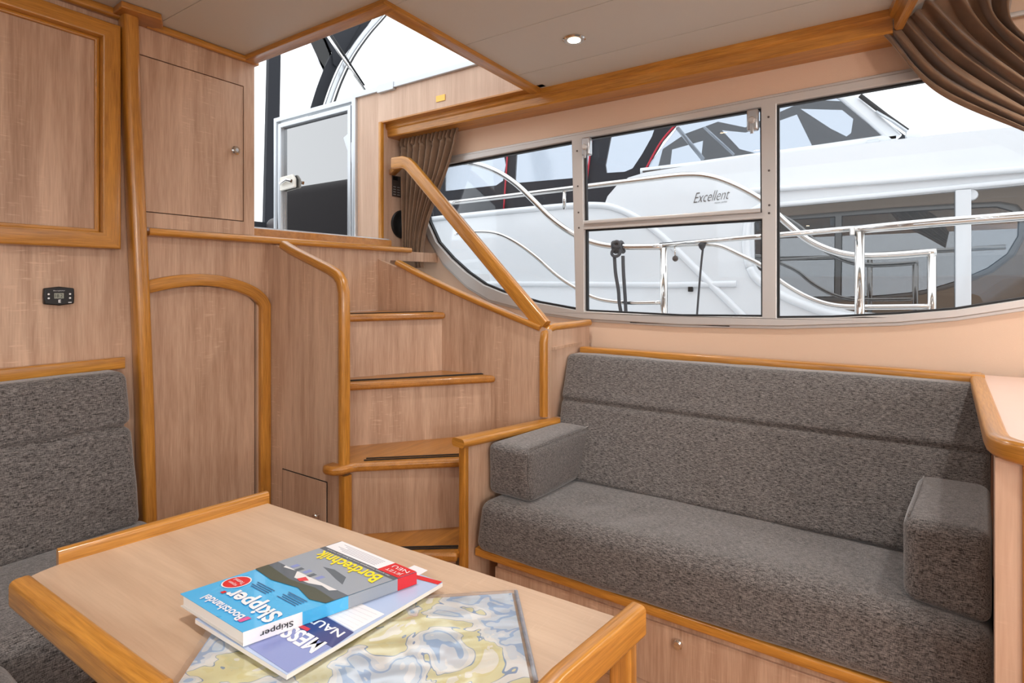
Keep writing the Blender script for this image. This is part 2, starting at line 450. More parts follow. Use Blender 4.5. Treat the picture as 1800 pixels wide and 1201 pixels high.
# port and aft walls with their windows (behind the camera)
wpz = thing('wall_port', None, None, kind='structure')
slab('wall_lining', [[(-1.43, -2.45, 0), (-1.43, -2.45, 2.1), (-1.43, 2.1, 2.1), (-1.43, 2.1, 0)],
                     [(-1.43, -1.95, .85), (-1.43, -1.95, 1.93), (-1.43, 1.45, 1.93), (-1.43, 1.45, .85)]], (-.05, 0, 0), M['wallp'], wpz)
wpf = thing('wall_aft', None, None, kind='structure')
slab('wall_lining', [[(-1.45, -2.43, 0), (-1.45, -2.43, 2.1), (2.4, -2.43, 2.1), (2.4, -2.43, 0)],
                     [(-1.2, -2.43, .8), (-1.2, -2.43, 1.95), (2.1, -2.43, 1.95), (2.1, -2.43, .8)]], (0, -.05, 0), M['lam'], wpf)

# ceiling boards round the hatch
ce = thing('ceiling', None, None, kind='structure')
HX0, HX1, HY = 1.20, 2.135, 1.28
for a, b in ((-1.45, -.52), (-.52, -.167), (-.167, .186), (.186, .893)):
    box('board', (a+.001, -2.45, CZ), (b-.001, YB+.05, CZ+.02), M['ceil'], ce)
slab('board', [[(.894, -2.45, CZ), (1.246, -2.45, CZ), (1.246, HY, CZ), (HX0, HY, CZ), (HX0, YB+.05, CZ), (.894, YB+.05, CZ)]], (0, 0, .02), M['ceil'], ce)
box('board', (1.248, -2.45, CZ), (1.599, HY, CZ+.02), M['ceil'], ce)
box('board', (1.6015, -2.45, CZ), (1.952, HY, CZ+.02), M['ceil'], ce)
box('board', (1.9545, -2.45, CZ), (2.4, HY, CZ+.02), M['ceil'], ce)
box('deck', (-1.5, -2.5, CZ+.021), (HX0-.005, YB+.35, CZ+.06), M['gelg'], ce)
box('deck', (HX0-.005, -2.5, CZ+.021), (2.45, HY-.01, CZ+.06), M['gelg'], ce)
# hatch frame
t = thing('trim_1', None, None, kind='structure')
for pts in ([(1.225, YB+.06, CZ-.0065), (1.225, HY-.006, CZ-.0065)], [(1.20, HY+.02, CZ-.006), (2.156, HY+.02, CZ-.006)]):
    sweep('frame_board', pts, .022, .052, (0, 0, 1), M['oak'], t, .004)
box('frame_lining', (1.245, HY+.04, CZ-.004), (1.252, YB+.05, CZ+.17), M['coam'], t)
box('frame_lining', (1.2, HY+.012, CZ+.006), (2.1, HY+.04, CZ+.17), M['coam'], t)
box('cross_board', (1.195, YB-.012, CZ-.02), (1.262, YB+.16, CZ+.02), M['oaky'], t, .003)
# beam over the window wall
t = thing('trim_2', None, None, kind='structure')
bm = bmesh.new()
PROF = [(0, 0), (.03, 0), (.15, 0), (.15, -.072), (.02, -.072), (.014, -.066), (.012, -.034), (.004, -.028), (0, -.022)]
def beam(name, p0, p1, ins, dk=1):
    p0, p1, ins = V(p0), V(p1), V(ins)
    prof = [(min(a, .15*dk), b) for a, b in PROF]
    bm = bmesh.new(); uvl = bm.loops.layers.uv.verify()
    A = [bm.verts.new(p0+ins*a+V((0, 0, b))) for a, b in prof]; B = [bm.verts.new(p1+ins*a+V((0, 0, b))) for a, b in prof]
    L_ = (p1-p0).length; n = len(prof); d = 0
    for i in range(n):
        j = (i+1) % n; e = math.hypot(prof[i][0]-prof[j][0], prof[i][1]-prof[j][1])
        f = bm.faces.new((A[i], A[j], B[j], B[i]))
        for lp, uv in zip(f.loops, ((0, d), (0, d+e), (L_, d+e), (L_, d))): lp[uvl].uv = uv
        d += e
    bm.faces.new(A); bm.faces.new(B[::-1]); return link(name, bm, M['oak'], t)
beam('beam_board', (2.14, 2.26, CZ), (2.14, -.03, CZ), (1, 0, 0))
beam('beam_board', (2.14, -.02, CZ), (1.2, -.17, CZ), (.16, -.98, 0), .24)
box('underside', (2.098, 1.27, CZ-.0075), (2.145, 2.262, CZ), M['oaky'], t)
sweep('curtain_rail', [(2.235, 2.25, 1.985), (2.235, -1.2, 1.985)], .014, .012, (0, 0, 1), M['alu'], t, .002)
# ceiling trims over the bulkhead
t = thing('trim_3', None, None, kind='structure')
sweep('cove_strip', [(-1.4, YB-.012, CZ-.015), (.80, YB-.012, CZ-.015)], .03, .026, (0, 0, 1), M['oak'], t, .008)
sweep('cove_strip', [(.86, YB-.012, CZ-.012), (1.20, YB-.012, CZ-.012)], .024, .022, (0, 0, 1), M['oak'], t, .008)
# the leaning post trim between dinette and door
t = thing('trim_4', None, None, kind='structure')
sweep('post_edging', [P(260, 960, Y=2.02), P(253, 700, Y=2.02), P(246, 520, Y=2.02), P(238, 350, Y=2.02), P(230, 180, Y=2.02), P(225, 18, Y=2.02)],
      .06, .043, (0, 1, 0), M['oak'], t, .012)
sweep('post_edging', [P(258, 958, Y=2.02)+V((0, 0, .02)), P(259, 958, Y=2.02)-V((0, 0, .35))], .06, .043, (0, 1, 0), M['oak'], t, .012)
slab('cap', [[(.755, 1.955, CZ-.022), (.865, 1.945, CZ-.022), (.895, 2.0, CZ-.022), (.87, 2.05, CZ-.022), (.76, 2.05, CZ-.022)]], (0, 0, .021), M['oakx'], t, .003)
# arched door
d1 = thing('door_1', None, None, kind='structure')
slab('door_leaf', [[(x, YB+.012, z) for x, z in [(.868, .025), (1.256, .025), (1.256, 1.097)]+[(x-.004, z-.005) for x, z in xa[:-1]]+[(.868, 1.14)]]], (0, .02, 0), M['lam'], d1)
slab('door_back', [[(.86, YB+.034, 0), (1.3, YB+.034, 0), (1.3, YB+.034, 1.2), (.86, YB+.034, 1.2)]], (0, .01, 0), M['dark'], d1)
cl = curve_pts([(.862, YB-.006, 1.161), (.94, YB-.006, 1.178), (1.018, YB-.006, 1.186), (1.09, YB-.006, 1.183), (1.17, YB-.006, 1.166), (1.235, YB-.006, 1.14), (1.272, YB-.006, 1.112), (1.288, YB-.006, 1.085)], 5)
sweep('arch', cl+[V((1.288, YB-.006, .9)), V((1.288, YB-.006, .01))], .03, .043, (0, 1, 0), M['oak'], d1, .005)
lathe('hinge_pin', [(.006, 0), (.008, .004), (.005, .012)], P(268, 885, Y=2.045), (0, -1, 0), M['chrome'], d1, 12)

# ------------------------------------------------------------------ window
PN = {
 'left': [(2.085, 1.81), (1.903, 1.814), (1.185, 1.832), (1.185, 1.05), (1.398, 1.092-.012), (1.6, 1.128), (1.72, 1.168), (1.83, 1.232), (1.933, 1.309), (2.03, 1.40), (2.095, 1.52), (2.115, 1.65), (2.11, 1.76)],
 'upper': [(1.131, 1.834), (.380, 1.842), (.381, 1.444), (1.135, 1.445)],
 'lower': [(1.134, 1.421), (.380, 1.421), (.383, 1.044), (.7, 1.037), (1.141, 1.046)],
 'right': [(.327, 1.844), (-.111, 1.850), (-.5, 1.852), (-.83, 1.845), (-.93, 1.80), (-.975, 1.7), (-.97, 1.58), (-.9, 1.43), (-.77, 1.31), (-.58, 1.205), (-.37, 1.124), (-.204, 1.087), (-.046, 1.067), (.15, 1.049), (.333, 1.041)],
}
def shrink(loop, d):
    cy = sum(p[0] for p in loop)/len(loop); cz = sum(p[1] for p in loop)/len(loop); out = []
    n = len(loop)
    for i, p in enumerate(loop):
        a = V(loop[i-1]); b = V(p); c = V(loop[(i+1) % n])
        e0 = (b-a).normalized(); e1 = (c-b).normalized()
        n0 = V((-e0.y, e0.x)); n1 = V((-e1.y, e1.x)); m_ = (n0+n1)
        if m_.length < 1e-6: m_ = n0
        m_.normalize(); k = d/max(.4, m_.dot(n0))
        if m_.dot(V((cy, cz))-b) < 0 and n0.dot(V((cy, cz))-b) < 0: m_ = -m_
        out.append((b+m_*k)[:])
    return out
w1 = thing('window_1', None, None, kind='structure')
fr = [[wp(y, z, .018) for y, z in shrink(OUT, .012)]]+[[wp(y, z, .018) for y, z in PN[k]] for k in PN]
slab('frame', fr, (.045, 0, 0), M['alu'], w1, .003)
lip = [[wp(y, z, .008) for y, z in OUT], [wp(y, z, .008) for y, z in shrink(OUT, .012)]]
slab('frame_lip', lip, (.03, 0, 0), M['alu'], w1, .002)
for k in PN:
    wd = .007 if k != 'left' else .009
    slab('gasket', [[wp(y, z, -.001) for y, z in PN[k]], [wp(y, z, -.001) for y, z in shrink(PN[k], wd)]], (.02, 0, 0), M['rubber'], w1)
    slab('pane', [[wp(y, z, -.012) for y, z in shrink(PN[k], -.004)]], (.006, 0, 0), M['glass'], w1)
sweep('hopper_rail', [wp(1.128, 1.452, .024), wp(.384, 1.452, .024)], .012, .016, (1, 0, 0), M['alu'], w1, .003)
for (y, z, s) in ((1.105, 1.795, 1), (.408, 1.800, -1)):
    la = box('latch', wp(y-.02, z-.045, .042), wp(y+.02, z+.035, .006), M['alus'], w1, .006, label='small grey plastic window latch')
    lathe('latch_knob', [(.013, 0), (.013, .012), (.009, .016)], wp(y, z-.01, .042), (-1, 0, 0), M['alu'], la, 14)
    box('latch_lever', wp(y-.006, z-.06, .05), wp(y+.006, z-.005, .044), M['alus'], la, .002)
for y, z in ((1.158, 1.78), (1.158, 1.62), (1.158, 1.50), (.354, 1.80), (.354, 1.60), (.354, 1.47), (1.158, 1.43), (.355, 1.44)):
    lathe('screw', [(.0042, 0), (.0042, .0015), (.002, .002)], wp(y, z, .0185), (-1, 0, 0), M['steelplate'], w1, 8)

# ------------------------------------------------------------------ wall cabinet
c = thing('wall_cabinet', 'oak laminate cupboard with a square door, left of the companionway', 'cabinet', (1.04, YB, 1.36))
slab('body', [[(.832, YB, 1.362), (.832, YB, CZ), (1.249, YB, CZ), (1.249, YB, 1.362)],
              [(.838, YB, 1.412), (1.206, YB, 1.412), (1.206, YB, 1.936), (.838, YB, 1.936)]], (0, .35, 0), M['lam'], c)
box('door_gap', (.838, YB+.012, 1.412), (1.206, YB+.03, 1.936), M['dark'], c)
dr = box('door', (.840, YB+.001, 1.4150), (1.203, YB+.018, 1.9330), M['lam'], c, .001)
lathe('knob', [(.006, 0), (.006, .012), (.016, .014), (.0165, .02), (.012, .025)], (1.164, YB, 1.677), (0, -1, 0), M['chrome'], dr, 20, label='round chrome knob with slotted face')
lathe('knob_slot', [(.0065, .0245), (.0065, .027), (.005, .0275)], (1.164, YB, 1.677), (0, -1, 0), M['alus'], dr, 6)

# framed panel on the left wall
c = thing('framed_panel', 'wide oak picture-frame moulding round a laminate panel above the dinette', 'wall panel', (.2, YB, 1.6))
box('panel', (-.9, YB-.006, 1.32), (.75, YB-.001, 1.95), M['lam'], c)
z0, z1, x0, x1 = 1.307, 1.966, -.95, .753
sweep('frame', [(x1-.002, YB-.02, z0), (x1-.002, YB-.02, z1), (x0, YB-.02, z1), (x0, YB-.02, z0)], .042, .05, (0, 1, 0), M['oak'], c, .006, closed=True)
sweep('frame_bead', [(x1-.033, YB-.01, z0+.03), (x1-.033, YB-.01, z1-.03), (x0+.03, YB-.01, z1-.03), (x0+.03, YB-.01, z0+.03)], .014, .012, (0, 1, 0), M['oak'], c, .004, closed=True)

# heater control
c = thing('heater_control', 'small black heater control with a grey display on the left wall', 'thermostat', (.624, YB, 1.135))
out = [(-.036, -.022), (0, -.0265), (.036, -.022), (.037, 0), (.036, .022), (0, .0265), (-.036, .022), (-.037, 0)]
slab('case', [[(.624+a*1.0, YB-.001, 1.135+b*1.06) for a, b in out]], (0, -.016, 0), M['black'], c, .003)
box('display', (.611, YB-.0178, 1.128), (.634, YB-.017, 1.144), M['screen'], c)
text('digits', '18.2', (.613, YB-.0182, 1.131), (1, 0, 0), (0, 0, 1), .018, .010, M['black'], c)
text('lettering', 'Eberspächer', (.609, YB-.0178, 1.149), (1, 0, 0), (0, 0, 1), .028, .0035, M['white'], c)
text('logo', 'E', (.621, YB-.0178, 1.1155), (1, 0, 0), (0, 0, 1), .006, .009, M['white'], c, bold=.03)
for x in (.598, .6495):
    for z in (1.141, 1.129): lathe('button', [(.0028, 0), (.0026, .0012)], (x, YB-.017, z), (0, -1, 0), M['white'], c, 10)
box('button', (.645, YB-.0182, 1.1145), (.653, YB-.017, 1.117), M['white'], c)

# ------------------------------------------------------------------ staircase
ST_ = thing('staircase', 'honey oak and laminate winding stairs up to the companionway', 'stairs', (1.6, 1.5, 0))
Z0, Z1, Z2, Z3, ZL = .26, .525, .78, 1.045, 1.33
sp = [(1.62, 0), (1.62, .50), (1.61, 1.155)]
slab('side_panel', [[(1.31, 1.615, 0), (1.31, 1.615, 1.15), (1.31, 1.66, 1.205), (1.31, 1.925, 1.305), (1.31, YB, 1.335), (1.31, YB, 0)]], (.022, 0, 0), M['lam'], ST_)
rail = [(1.322, 1.965, 1.325), (1.322, 1.90, 1.298), (1.322, 1.68, 1.222)]+[(1.322, 1.64, 1.203), (1.322, 1.618, 1.178), (1.322, 1.608, 1.14), (1.322, 1.607, 1.05), (1.322, 1.607, Z1)]
sweep('banister_edge', rail, .04, .034, (1, 0, 0), M['oak'], ST_, .013)
sweep('post', [(1.326, 1.606, Z1-.04), (1.326, 1.606, .009)], .036, .034, (1, 0, 0), M['oak'], ST_, .005)
ld = box('locker_door', (1.306, 1.688, .05), (1.311, 1.952, .4445), M['lam'], ST_, .001)
lathe('knob', [(.005, 0), (.005, .01), (.013, .012), (.0135, .017), (.01, .021)], (1.306, 1.73, .318), (-1, 0, 0), M['chrome'], ld, 18, label='small chrome knob')
slab('door_gap', [[(1.3085, 1.684, .046), (1.3085, 1.684, .448), (1.3085, 1.956, .448), (1.3085, 1.956, .046)], [(1.3085, 1.688, .05), (1.3085, 1.688, .4445), (1.3085, 1.952, .4445), (1.3085, 1.952, .05)]], (.001, 0, 0), M['dark'], ST_)
TH_ = .032
def tread(poly, z, groove):
    o = slab('tread', [[(x, y, z-TH_) for x, y in poly]], (0, 0, TH_), M['oakx'], ST_, .011); o.modifiers['bevel'].segments = 3
    for (a, b) in groove:
        a, b = V((*a, z+.0015)), V((*b, z+.0015))
        sweep('grip_strip', [a, b], .004, .007, (0, 0, 1), M['dark'], o, .001, label='dark anti-slip inlay strip')
tread([(1.17, 1.598), (1.34, 1.36), (1.455, 1.19), (1.47, 1.205), (1.70, 1.165), (1.66, 1.32), (1.37, 1.60)], Z0, [((1.31, 1.45), (1.485, 1.215)), ((1.322, 1.458), (1.497, 1.223))])
t1 = [(1.27, 1.665), (1.262, 1.64), (1.27, 1.605), (1.29, 1.585), (1.34, 1.575), (1.60, 1.285), (1.70, 1.165), (1.955, 1.135), (1.925, 1.47), (1.48, 1.86), (1.345, 1.97), (1.345, 1.665)]
tread(t1, Z1, [((1.385, 1.575), (1.65, 1.283)), ((1.405, 1.585), (1.67, 1.293))])
SX = 1.96
def nose(p0, p1, z):
    a, b = P(*p0, Z=z), P(*p1, Z=z); d = (b-a)/(b.x-a.x)
    l = a+d*(1.333-a.x); r = a+d*((SX-.002+.1004-.0889*(a.y-d.y*a.x))/(1+.0889*d.y)-a.x); n_ = V((-d.y, d.x, 0)).normalized()
    return V((l.x, l.y, 0)), V((r.x, r.y, 0)), n_
n2l, n2r, m2_ = nose((609, 674), (855, 661), Z2)
n3l, n3r, m3_ = nose((609, 553), (774, 549), Z3)
xy = lambda p: (p.x, p.y)
def rear(l, r, n_, k): return xy(l+n_*k), xy(r+n_*k)
tread([xy(n2l), xy(n2r), xy(n3r+m3_*.03), xy(n3l+m3_*.03)], Z2, [(xy(n2l+(n2r-n2l)*.1+m2_*.045), xy(n2l+(n2r-n2l)*.94+m2_*.045)), (xy(n2l+(n2r-n2l)*.1+m2_*.057), xy(n2l+(n2r-n2l)*.94+m2_*.057))])
tread([xy(n3l), xy(n3r), (1.875, 2.035), (1.333, 2.035)], Z3, [(xy(n3l+(n3r-n3l)*.3+m3_*.045), xy(n3l+(n3r-n3l)*.93+m3_*.045))])
def riser(pts, z0, z1):
    for a, b in zip(pts, pts[1:]):
        a, b = V((*a, z0)), V((*b, z0)); n_ = (b-a).cross(V((0, 0, 1))).normalized()*-.012
        slab('riser', [[a, b, b+V((0, 0, z1-z0)), a+V((0, 0, z1-z0))]], n_, M['lam'], ST_)
riser([(1.24, 1.57), (1.50, 1.235)], 0.01, Z0-TH_)
riser([(1.345, 1.605), (1.62, 1.318), (1.69, 1.21)], Z0, Z1-TH_)
riser(rear(n2l, n2r, m2_, .022), Z1, Z2-TH_)
riser(rear(n3l, n3r, m3_, .022), Z2, Z3-TH_)
riser([(1.333, 2.036), (1.96, 2.036)], Z3, 1.345)
def SF(y): return SX-.0889*(y-1.13)          # the stringer runs slightly inboard on its way up
slab('stringer_panel', [[(SF(y), y, z) for y, z in ((1.125, 0), (1.125, .985), (1.30, 1.035), (2.02, 1.285), (2.05, 1.30), (2.05, 0))]], (.024, 0, 0), M['lam'], ST_)
def SP(x, y):
    a, b, v = ray(x, y); t = (SX+.012+.1004)/(a+.0889*b); return V((t*a, t*b, H+t*v))
cap = curve_pts([SP(700, 462), SP(740, 483), SP(800, 512), SP(870, 543), SP(952, 577)], 4)
sweep('stringer_cap', cap, .046, .024, (1, .0889, 0), M['oak'], ST_, .008)
slab('stringer_fill', [[V((SF(p.y)+.001, p.y, 1.0)) for p in (cap[0], cap[-1])]+[p-V((.011, 0, .008)) for p in cap[::-1]]], (.022, 0, 0), M['lam'], ST_)
# landing ledge along the bulkhead
sweep('landing_board', [(.858, YB-.005, 1.345), (2.085, YB-.005, 1.345)], .026, .075, (0, 0, 1), M['oak'], ST_, .010)
box('landing', (1.34, YB+.02, ZL+.002), (2.1, 2.19, ZL+.02), M['oakx'], ST_)
box('joint_cover', P(503, 430, Y=2.005), P(522, 441, Y=2.0), M['oakx'], ST_, .003, label='darker oak joint block under the landing edge')
box('landing_front', (1.96, YB-.012, 1.29), (2.32, YB, 1.34), M['lam'], ST_)
# filler behind the stringer up to the window wall
slab('shelf_behind', [[(SX+.02, 1.12, .9), (SX-.06, 2.04, .9), (2.33, 2.04, .9), (2.33, 1.12, .9)]], (0, 0, .012), M['lam'], ST_)

# handrail
hr = thing('handrail', 'thick slanting honey oak handrail across the window beside the stairs', 'handrail', (1.99, 1.7, 1.3))
hp = [P(693, 288, X=2.02), P(716, 288, X=2.015), P(735, 300, X=2.01), P(845, 435, X=1.992), P(955, 574, X=1.975)]
hp = [V((2.05, 2.105, 1.795)), V((2.053, 2.04, 1.795)), V((2.055, 2.01, 1.785)), V((2.053, 1.98, 1.762)), V((1.974, 1.155, P(955, 574, X=1.975).z))]
sweep('bracket', [(2.075, 2.09, 1.79), (2.19, 2.259, 1.79)], .03, .04, (0, 0, 1), M['oak'], hr, .006)
bm = bmesh.new(); bm_sweep(bm, hp, rrect(.04, .062, .012, 3), (1, 0, 0)); link('rail', bm, M['oak'], hr, smooth=True).data.set_sharp_from_angle(angle=.7)

# ------------------------------------------------------------------ sofa end panel
ep = thing('sofa_end_panel', 'laminate end panel with oak capping between the stairs and the sofa', 'panel', (1.75, 1.14, 0))
slab('lower_panel', [[(1.498, 1.178, .01), (2.02, 1.098, .01), (2.02, 1.098, .62), (1.498, 1.178, .635)]], (.004, .026, 0), M['lam'], ep)
cps = [P(806, 777, X=1.475), P(985, 735, X=2.0)]
a_, b_ = cps
a_ = V((1.462, 1.196, .632)); b_ = V((2.0, 1.110, .607))
sweep('cap', [a_, b_], .03, .062, (0, 0, 1), M['oak'], ep, .012)
sweep('front_edging', [(1.492, 1.193, .62), (1.492, 1.193, .009)], .028, .028, (1, 0, 0), M['oak'], ep, .005)
slab('upper_panel', [[(1.975, 1.128, .62), (2.325, 1.118, .62), (2.315, 1.118, .98), (1.975, 1.128, .98)]], (.004, .026, 0), M['coam'], ep)
n1 = [V((1.958, 1.150, .63)), V((1.958, 1.150, .93)), V((1.964, 1.148, .965)), V((1.98, 1.143, .985)), V((2.01, 1.138, .993)), V((2.30, 1.115, .995))]
sweep('newel_edge', n1, .036, .030, (.25, .968, 0), M['oak'], ep, .012)

# ------------------------------------------------------------------ sofa
S = thing('sofa', 'built-in grey tweed sofa with an oak-trimmed base under the window', 'sofa', (1.8, .5, 0))
YL, YR = 1.165, -.194
box('base', (1.545, YR, .008), (2.25, 1.09, .255), M['lamh'], S)
slab('base', [[(1.6, YR, .009), (2.25, YR, .009), (2.25, -.28, .009), (1.6, -.2, .009)]], (0, 0, .246), M['lamh'], S)
fp = box('drawer_front', (1.538, .0, .03), (1.546, 1.095, .2085), M['lamh'], S, .001)
box('drawer_front', (1.538, YR+.002, .03), (1.546, -.003, .2085), M['lamh'], S, .001)
lathe('latch', [(.012, 0), (.0125, .003), (.0125, .01), (.009, .014), (.004, .0145)], (1.538, .47, .171), (-1, 0, 0), M['chrome'], fp, 24, label='oval chrome push-button latch', sc2=(1, 1.2))
sweep('base_trim', [(1.533, 1.165, .2475), (1.533, YR, .2475)], .028, .03, (0, 0, 1), M['oak'], S, .005)
def seatpost(p, q):
    # soft ripples where people sat
    if q[2] > .6:
        p = p+V((0, 0, -.010*math.exp(-((p.y-.75)/.16)**2)*math.exp(-((p.x-1.72)/.1)**2)-.008*math.exp(-((p.y-.2)/.2)**2)*math.exp(-((p.x-1.75)/.12)**2)))
        p = p+V((0, 0, .0035*math.sin(p.y*38+p.x*14)*math.exp(-((p.y-.72)/.18)**2)*math.exp(-((p.x-1.68)/.09)**2)))
    return p
soft('seat_cushion', [[[(1.515, YR, .262), (1.535, YR, .432)], [(1.495, 1.16, .262), (1.52, 1.15, .432)]], [[(2.1, -.262, .262), (2.1, -.262, .41)], [(2.1, 1.05, .262), (2.1, 1.05, .41)]]],
     .035, M['fabric'], S, (0.006, .004, .012), .004, 40, seatpost)
def backpost(p, q):
    if q[0] < .5:
        z = p.z; p = p+V((.011*math.exp(-((z-.695)/.009)**2)-.004*math.exp(-((z-.72)/.018)**2), 0, 0))
    return p
soft('back_cushion', [[[(1.87, -.234, .425), (2.125, -.262, .872)], [(1.87, 1.07, .425), (2.11, 1.123, .872)]], [[(2.05, -.255, .40), (2.2, -.275, .872)], [(2.05, 1.08, .40), (2.2, 1.12, .872)]]],
     .022, M['fabric'], S, (.008, 0, 0), .003, 120, backpost)
sweep('back_trim', [(2.22, 1.105, .878), (2.225, -.07, .878), (2.22, -.15, .878), (2.21, -.262, .878)], .032, .05, (0, 0, 1), M['oak'], S, .006)
box('back_panel', (2.21, -.2, .25), (2.3, 1.04, .87), M['lam'], S)

ac = setp(soft('arm_cushion', [[[(1.575, .972, .436), (1.57, .985, .612)], [(1.58, 1.155, .436), (1.575, 1.155, .612)]], [[(1.93, .955, .428), (1.995, .95, .612)], [(1.93, 1.085, .428), (1.995, 1.088, .612)]]],
     .022, M['fabric'], None, (.004, .004, .004), .002, 16), 'grey tweed block cushion at the stairs end of the sofa', 'cushion', 'arm cushions on the sofa')
ac2 = setp(soft('arm_cushion', [[[(1.565, -.196, .428), (1.60, -.200, .618)], [(1.585, -.043, .436), (1.60, -.042, .618)]], [[(1.9, -.238, .428), (2.03, -.25, .618)], [(1.9, -.075, .428), (2.03, -.095, .618)]]],
     .024, M['fabric'], None, (.004, .004, .004), .002, 16), 'grey tweed block cushion at the counter end of the sofa', 'cushion', 'arm cushions on the sofa')

tube('seam_piping', curve_pts([(1.590, .987, .6135), (1.75, .975, .6155), (1.97, .957, .6135)], 4), .0022, M['fabric'], ac, side=(0, 0, 1), n=6)
tube('seam_piping', curve_pts([(1.578, .985, .600), (1.575, .985, .52), (1.583, .978, .452)], 4), .0022, M['fabric'], ac, side=(0, 1, 0), n=6)
tube('seam_piping', curve_pts([(1.62, -.053, .6185), (1.80, -.077, .6205), (1.98, -.101, .6185)], 4), .0022, M['fabric'], ac2, side=(0, 0, 1), n=6)
# ------------------------------------------------------------------ counter at the right
C = thing('side_counter', 'laminate cabinet with a pale top and rounded oak edge right of the sofa', 'cabinet', (1.8, -.8, 0))
edge = [(2.28, -.25), (1.9, -.221), (1.42, -.184), (1.37, -.182), (1.348, -.185), (1.326, -.195), (1.311, -.212), (1.302, -.235), (1.298, -.27), (1.285, -1.5)]
slab('countertop', [[(x, y, .872) for i, (x, y) in enumerate(edge)]+[(2.29, -1.5, .872)]], (0, 0, .012), plain('pale_counter_laminate', (232, 204, 190), .3), C)
sweep('edge_trim', [V((x, y, .872)) for x, y in edge], .040, .036, (0, 0, 1), M['oak'], C, .011)
slab('side_panel', [[(1.342, -.174, .008), (2.28, -.291, .008), (2.28, -.291, .853), (1.342, -.174, .853)]], (0, -.02, 0), M['coam'], C)
box('front_panel', (1.335, -.21, .008), (1.35, -.173, .853), M['coam'], C)
sweep('corner_post', [(1.342, -.228, .009), (1.342, -.228, .853)], .03, .036, (1, 0, 0), M['oak'], C, .004)
box('front_panel', (1.335, -1.5, .008), (1.35, -.246, .853), M['coam'], C)

# ------------------------------------------------------------------ dinette bench
B = thing('dinette_bench', 'grey tweed dinette bench with an oak-topped back on the left', 'bench', (0, 1.8, 0))
box('base', (-1.3, 1.49, .01), (.80, 2.04, .255), M['lamh'], B)
box('base', (-1.3, .2, .01), (.30, 1.49, .255), M['lamh'], B)
sweep('base_trim', [(.80, 1.483, .2475), (.30, 1.483, .2475)], .028, .028, (0, 0, 1), M['oak'], B, .005)
soft('seat_cushion', hexa(-1.25, .815, 1.475, 1.95, .262, .437), .035, M['fabricx'], B, (0, .004, .01), .003, 36)
soft('seat_cushion', hexa(-1.25, .36, .25, 1.468, .262, .442), .05, M['fabricx'], B, (0, .004, .012), .003, 30)
def bp2(p, q):
    k = math.exp(-((p.z-.735)/.010)**2)
    if q[1] < .5: p = p+V((0, .012*k, 0))
    if q[0] > .8: p = p+V((-.014*k, 0, 0))
    return p
soft('back_cushion', [[[(-1.25, 1.885, .425), (-1.25, 1.93, .905)], [(-1.25, 2.03, .425), (-1.25, 2.03, .905)]], [[(.79, 1.885, .425), (.765, 1.93, .905)], [(.79, 2.03, .425), (.765, 2.03, .905)]]],
     .032, M['fabricx'], B, (0, .006, 0), .003, 150, bp2)
sweep('back_trim', [(-1.3, YB-.016, .918), (.79, YB-.016, .918)], .036, .03, (0, 0, 1), M['oak'], B, .004)

# ------------------------------------------------------------------ table
T = thing('dining_table', 'pale laminate table with raised oak lipping and rounded corners', 'table', (.54, .75, 0))
TZ = .67
rc = curve_pts([(.385, 1.225, 0), (.335, 1.215, 0), (.305, 1.185, 0), (.300, 1.12, 0)], 4)
tp = [(.782, .318), (.744, 1.172)]+[(p.x, p.y) for p in rc]+[(.305, .79), (.32, .37), (.60, .345)]
slab('tabletop', [[(x, y, TZ-.024) for x, y in tp]], (0, 0, .024), M['table'], T, .002)
sweep('lipping', [(.375, 1.232, TZ+.003), (.748, 1.176, TZ+.003)], .042, .022, (0, 0, 1), M['oak'], T, .007)
sweep('lipping', [(.307, 1.168, TZ-.001), (.316, .79, TZ-.001), (.319, .72, TZ-.001)], .046, .03, (0, 0, 1), M['oak'], T, .009)
sweep('lipping', [(.36, .345, TZ+.001), (.60, .331, TZ+.001), (.792, .302, TZ+.001)], .046, .026, (0, 0, 1), M['oak'], T, .007)
box('pedestal_panel', (.42, .352, .02), (.74, .372, TZ-.025), M['coam'], T)
box('pedestal_panel', (.56, .38, .02), (.58, 1.1, TZ-.025), M['coam'], T)
sweep('leg', [(.782, .322, .009), (.782, .322, TZ-.026)], .030, .034, (1, 0, 0), M['oak'], T, .005)
sweep('leg', [(.36, .36, .009), (.36, .36, TZ-.026)], .030, .034, (1, 0, 0), M['oak'], T, .005)
box('foot', (.38, .34, .008), (.76, 1.0, .03), M['oaky'], T, .004)

# ------------------------------------------------------------------ chart and magazines
def chart_mat():
    m, nt, b = new_mat('sea_chart_print'); N = nt.nodes.new; L = nt.links.new
    tc = N('ShaderNodeTexCoord'); t = N('ShaderNodeTexNoise'); t.inputs['Scale'].default_value = 11; t.inputs['Detail'].default_value = 3; t.inputs['Distortion'].default_value = .6
    L(tc.outputs['Object'], t.inputs['Vector'])
    cr = N('ShaderNodeValToRGB'); cr.color_ramp.interpolation = 'CONSTANT'; e = cr.color_ramp.elements
    e[0].position = 0; e[0].color = lin((244, 246, 247)); e[1].position = .36; e[1].color = lin((222, 233, 243))
    for p, col in ((.43, (176, 202, 232)), (.455, (232, 238, 244)), (.49, (248, 248, 246)), (.535, (146, 172, 208)), (.541, (240, 236, 194)), (.59, (236, 230, 180)), (.63, (248, 246, 238))):
        q = e.new(p); q.color = lin(col)
    L(t.outputs[0], cr.inputs[0]); L(cr.outputs[0], b.inputs['Base Color']); b.inputs['Roughness'].default_value = .6
    return m
def frame2(o, px, py, z, zz):
    """right-handed flat frame: origin o, ex towards px, ey towards py"""
    o = V((*o, zz)); ex = (V((*px, zz))-o); ey = (V((*py, zz))-o)
    return o, ex, ey
